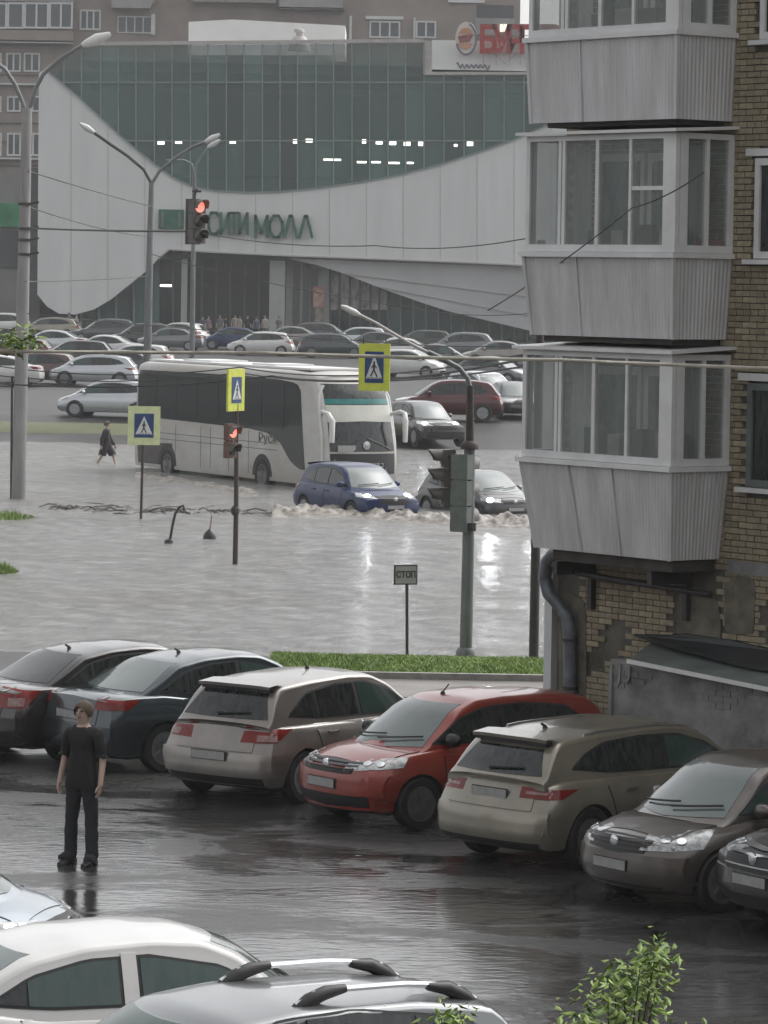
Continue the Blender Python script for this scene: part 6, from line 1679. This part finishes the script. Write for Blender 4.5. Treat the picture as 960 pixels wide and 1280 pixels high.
for k in range(9):
    c = G(86 + random.gauss(0, 7), 635 + random.gauss(0, 1.2), -.05); g.lathe([(.10, -.04), (.09, .03), (.03, .07)], 6, c=c)
tag(obj('debris', g, M_rust, fix=False), 'dark line of twigs and litter drifting on the flood', 'debris', kind='stuff')

# ------------------------------------------------------------------ people
def skinned(name, nodes, edges, sub=2):
    keys = list(nodes); ix = {k: i for i, k in enumerate(keys)}
    me = bpy.data.meshes.new(name); me.from_pydata([nodes[k][0] for k in keys], [(ix[a], ix[b]) for a, b in edges], [])
    o = bpy.data.objects.new('tmp_skin', me); COL.objects.link(o)
    o.modifiers.new('s', 'SKIN')
    if not me.skin_vertices: return None
    for i, k in enumerate(keys):
        r = nodes[k][1]; me.skin_vertices[0].data[i].radius = (r, r) if not isinstance(r, tuple) else r
        me.skin_vertices[0].data[i].use_root = (i == 0)
    sb = o.modifiers.new('u', 'SUBSURF'); sb.levels = sub; sb.render_levels = sub
    m = evalmesh(o); bpy.data.objects.remove(o); m.name = name
    m.polygons.foreach_set('use_smooth', [True] * len(m.polygons)); m.update()
    return m

def join_me(a, mb):
    bm = bmesh.new(); bm.from_mesh(a); t = mb.mesh('t', 60); bm.from_mesh(t); bm.to_mesh(a); bm.free()
    a.polygons.foreach_set('use_smooth', [True] * len(a.polygons)); a.update(); return a

def person(label, loc, rz, hgt=1.76, top=M_cloth, legs=M_denim, walk=0.0, shorts=False, coat=False, hair=M_hair, sub=2, fingers=True, group=None, shoes=M_shoe, stance=.13):
    k = hgt / 1.80; V = lambda x, y, z: Vector((x * k, y * k, z * k))
    root = thing('person', label, 'person', loc, rz, group)
    s = walk      # stride: left leg forward (-y is forward)
    n = {'pel': (V(0, 0, .97), (.135 * k, .105 * k)), 'waist': (V(0, 0, 1.12), (.135 * k, .10 * k)), 'chest': (V(0, .01, 1.33), (.155 * k, .11 * k)), 'ster': (V(0, .015, 1.45), (.11 * k, .085 * k)), 'neck': (V(0, .01, 1.535), .055 * k), 'jaw': (V(0, -.012, 1.60), .070 * k), 'head': (V(0, -.006, 1.68), .093 * k), 'crown': (V(0, .006, 1.745), .070 * k)}
    e = [('pel', 'waist'), ('waist', 'chest'), ('chest', 'ster'), ('ster', 'neck'), ('neck', 'jaw'), ('jaw', 'head'), ('head', 'crown')]
    for sd, a in ((-1, 'l'), (1, 'r')):
        f = -s * sd
        n[a + 'hip'] = (V(sd * .095, f * .05, .88), .085 * k); n[a + 'knee'] = (V(sd * (.06 + stance * .5), f * .24 - (.04 if s else .0), .50 + (.02 if s else 0)), .058 * k)
        n[a + 'ank'] = (V(sd * stance, f * .46 + (.0), .10 + (.10 if f > .2 else 0)), .040 * k); n[a + 'toe'] = (V(sd * (stance + .03), f * .46 - .14, .035 + (.06 if f > .2 else 0)), .036 * k)
        e += [('pel', a + 'hip'), (a + 'hip', a + 'knee'), (a + 'knee', a + 'ank'), (a + 'ank', a + 'toe')]
        n[a + 'sh'] = (V(sd * .175, .01, 1.435), .062 * k); n[a + 'el'] = (V(sd * .245, .03 - f * .10 * (-1), 1.165), .043 * k); n[a + 'wr'] = (V(sd * .262, -.04 + f * .22, .925), .030 * k); n[a + 'pa'] = (V(sd * .262, -.055 + f * .25, .865), (.024 * k, .040 * k))
        e += [('ster', a + 'sh'), (a + 'sh', a + 'el'), (a + 'el', a + 'wr'), (a + 'wr', a + 'pa')]
    body = skinned('body', n, e, sub)
    mb = MB()
    if fingers:
        for sd, a in ((-1, 'l'), (1, 'r')):
            p = n[a + 'pa'][0]
            for i, (dy, ln) in enumerate(((-.028, .072), (-.010, .082), (.009, .076), (.026, .060))):
                q = p + V(0, dy, -.025); mb.tube([q + V(0, 0, .03), q + V(-sd * .004, -.004, -ln * .45), q + V(-sd * .016, -.010, -ln * .78), q + V(-sd * .030, -.014, -ln)], [.0100 * k, .0092 * k, .0085 * k, .006 * k], 6)
            mb.tube([p + V(0, -.02, .02), p + V(-sd * .01, -.05, -.01), p + V(-sd * .016, -.062, -.045)], [.012 * k, .011 * k, .008 * k], 6)
        h = n['head'][0]
        mb.tube([h + V(0, -.085, .015), h + V(0, -.104, -.018), h + V(0, -.098, -.03)], [.010 * k, .016 * k, .013 * k], 6)
        for sd in (-1, 1): mb.lathe([(.001, -.012), (.026 * k, -.008), (.030 * k, .004), (.02 * k, .01)], 8, c=h + V(sd * .090, .012, -.008), axis='x')
        join_me(body, mb)
    bo = link('body', body, M_skin, root)
    if fingers:
        h = n['head'][0]
        for sd in (-1, 1): g = MB(); g.lathe([(.001, -.012), (.011 * k, -.006), (.011 * k, .006), (.001, .012)], 8, c=h + V(sd * .034, -.084, .010), axis='y'); obj('eye', g, M_black, root, 60)
        g = MB(); g.tube([h + V(-.024, -.080, -.058), h + V(0, -.088, -.060), h + V(.024, -.080, -.058)], .006, 5); obj('mouth', g, mat('lips', (.30, .14, .12), .5) if 'lips' not in MATS else MATS['lips'], root)
    # clothes: the body's own surface, let out along its normals
    def garment(name, pick, off, m_, flare=None, drop=.012):
        bm = bmesh.new(); bm.from_mesh(body)
        bmesh.ops.delete(bm, geom=[f for f in bm.faces if not pick(f.calc_center_median() / k)], context='FACES')
        bm.normal_update()
        for v in bm.verts:
            nz = 1 + .6 * noise.noise(v.co * 7 + Vector((hgt * 9, 0, 0))) + .5 * noise.noise(Vector((v.co.x * 14, v.co.y * 14, v.co.z * 22 + v.co.x * 20)))
            v.co += v.normal * (off * nz + (flare(v.co.z / k) if flare else 0))
        if sub < 2 or True:
            g2 = bmesh.ops.extrude_edge_only(bm, edges=[e for e in bm.edges if e.is_boundary])
            for v in [x for x in g2['geom'] if isinstance(x, bmesh.types.BMVert)]: v.co.z -= drop * k
        me2 = bpy.data.meshes.new(name); bm.to_mesh(me2); bm.free()
        me2.polygons.foreach_set('use_smooth', [True] * len(me2.polygons)); me2.update()
        return link(name, me2, m_, root)
    arm = lambda c: abs(c.x) > .205 and .70 < c.z < 1.40
    if coat:
        garment('jacket', lambda c: (c.z < 1.50 and c.z > .56 and not (arm(c) and c.z < .93)), .030, top, lambda z: .05 * max(0, min(1, (1.0 - z) / .4)))
    else:
        garment('shirt', lambda c: c.z < 1.505 and c.z > .86 and not (arm(c) and c.z < 1.20), .020, top, lambda z: .014 if z < 1.2 else .0)
        garment('trousers', lambda c: c.z < 1.06 and c.z > .075 and not arm(c), .018, legs, lambda z: .018 * max(0, min(1, (.5 - z) / .4)), .045)
    for sd, a in ((-1, 'l'), (1, 'r')):
        p = n[a + 'ank'][0]; g = MB()
        rows = []
        for t, w_, h_ in ((.09, .030, .07), (.05, .042, .10), (-.03, .044, .09), (-.10, .050, .065), (-.16, .046, .05), (-.20, .028, .035)):
            rows.append([p + V(sd * .02 * (-t * 3) - w_, t, -.098), p + V(sd * .02 * (-t * 3) - w_ * 1.0, t, -.098 + h_ * .7), p + V(sd * .02 * (-t * 3) - w_ * .5, t, -.098 + h_), p + V(sd * .02 * (-t * 3) + w_ * .5, t, -.098 + h_), p + V(sd * .02 * (-t * 3) + w_, t, -.098 + h_ * .7), p + V(sd * .02 * (-t * 3) + w_, t, -.098)])
        g.grid(rows); g.add(rows[0], [(0, 1, 2, 3, 4, 5)]); g.add(rows[-1], [(5, 4, 3, 2, 1, 0)]); g.add([r[0] for r in rows] + [r[5] for r in rows][::-1], [tuple(range(12))])
        obj('shoe', g, shoes, root, 50)
    # hair: cap over crown and back of the head
    h = n['head'][0]; g = MB(); rows = []
    for i in range(7):
        th = R(4 + 122 * i / 6); r = []
        for j in range(17):
            ph = 2 * math.pi * j / 16; front = max(0, -math.sin(ph)); t2 = th * (1 - .52 * front ** 1.5)
            x, y, z = math.sin(t2) * math.cos(ph), math.sin(t2) * math.sin(ph), math.cos(t2)
            w_ = 1 + .05 * noise.noise((x * 5, y * 5, z * 5))
            r.append(h + V(x * .108 * w_, y * .120 * w_ + .008, z * .118 * w_ + .006))
        rows.append(r)
    g.grid(rows); obj('hair', g, hair, root, 70, fix=False)
    return root

pm_ = G(101, 1081)
person('man in black T-shirt and dark trousers standing on the wet parking lot', pm_, R(-28), 1.80, stance=.14)
pw = G(133, 577)
person('pedestrian in a dark coat with bare legs wading beside the coach tail', Vector((pw.x, pw.y, -.30)), R(80), 1.72, M_coat, M_coat, walk=.8, shorts=True, coat=True, sub=1, fingers=True, stance=.08)
cl = [mat('cloth_pale', (.40, .38, .37), .8), mat('cloth_grey', (.13, .13, .15), .8), mat('cloth_plum', (.16, .12, .15), .8), mat('cloth_sand', (.32, .27, .22), .8), M_cloth, mat('cloth_blue', (.07, .09, .13), .8)]
DP = 280.0
for px, py, t_, l_, rz, lab in ((254, 421, 5, 1, 0, 'dark dressed person leftmost in the mall entrance crowd'), (262, 422, 2, 4, 40, 'person in plum top left of the one with pale trousers'), (271, 424, 1, 0, -20, 'person in pale trousers in front of the mall entrance'), (283, 420, 4, 4, 100, 'black dressed person right of the pale trousers'),
        (293, 420, 3, 1, 10, 'person in sand coloured top in the mall entrance'), (301, 420, 0, 4, -60, 'person in a pale top middle of the entrance crowd'), (308, 421, 4, 5, 20, 'tall black dressed person beside the pale top'), (317, 420, 5, 4, 180, 'person in blue near the grey column'), (330, 421, 0, 1, -30, 'person in a pale top next to the grey column'),
        (352, 421, 1, 4, 30, 'person in grey in front of the wide grey column'), (98, 424, 0, 5, 60, 'person between cars under the pale mall wing'), (84, 424, 5, 4, 0, 'dark dressed person between cars by the beige van')):
    q = W(px + random.uniform(-4, 4), py, DP - (6 if px < 200 else random.uniform(0, 5))); D_ = q.y
    person(lab, Vector((q.x, D_, tz(D_))), R(rz), random.uniform(1.66, 1.84), cl[t_], cl[l_], sub=1, fingers=False, group='people outside the mall', hair=M_hair if random.random() < .6 else M_cloth)

# ------------------------------------------------------------------ rain haze
g = MB(); g.b2((-1300, -120, -1.6), (1300, 1500, 44))
hz, nt_, b_ = base('rain_haze'); nt_.nodes.remove(b_)
pv = nt_.nodes.new('ShaderNodeVolumePrincipled'); pv.inputs['Color'].default_value = (.93, .94, .95, 1); pv.inputs['Density'].default_value = .00028
nt_.links.new(pv.outputs[0], nt_.nodes['Material Output'].inputs['Volume'])
tag(obj('haze', g, hz), 'grey rain haze over the whole street', 'haze', kind='stuff')
SC.cycles.volume_bounces = 1
SC.cycles.max_bounces = 8
SC.cycles.use_denoising = True
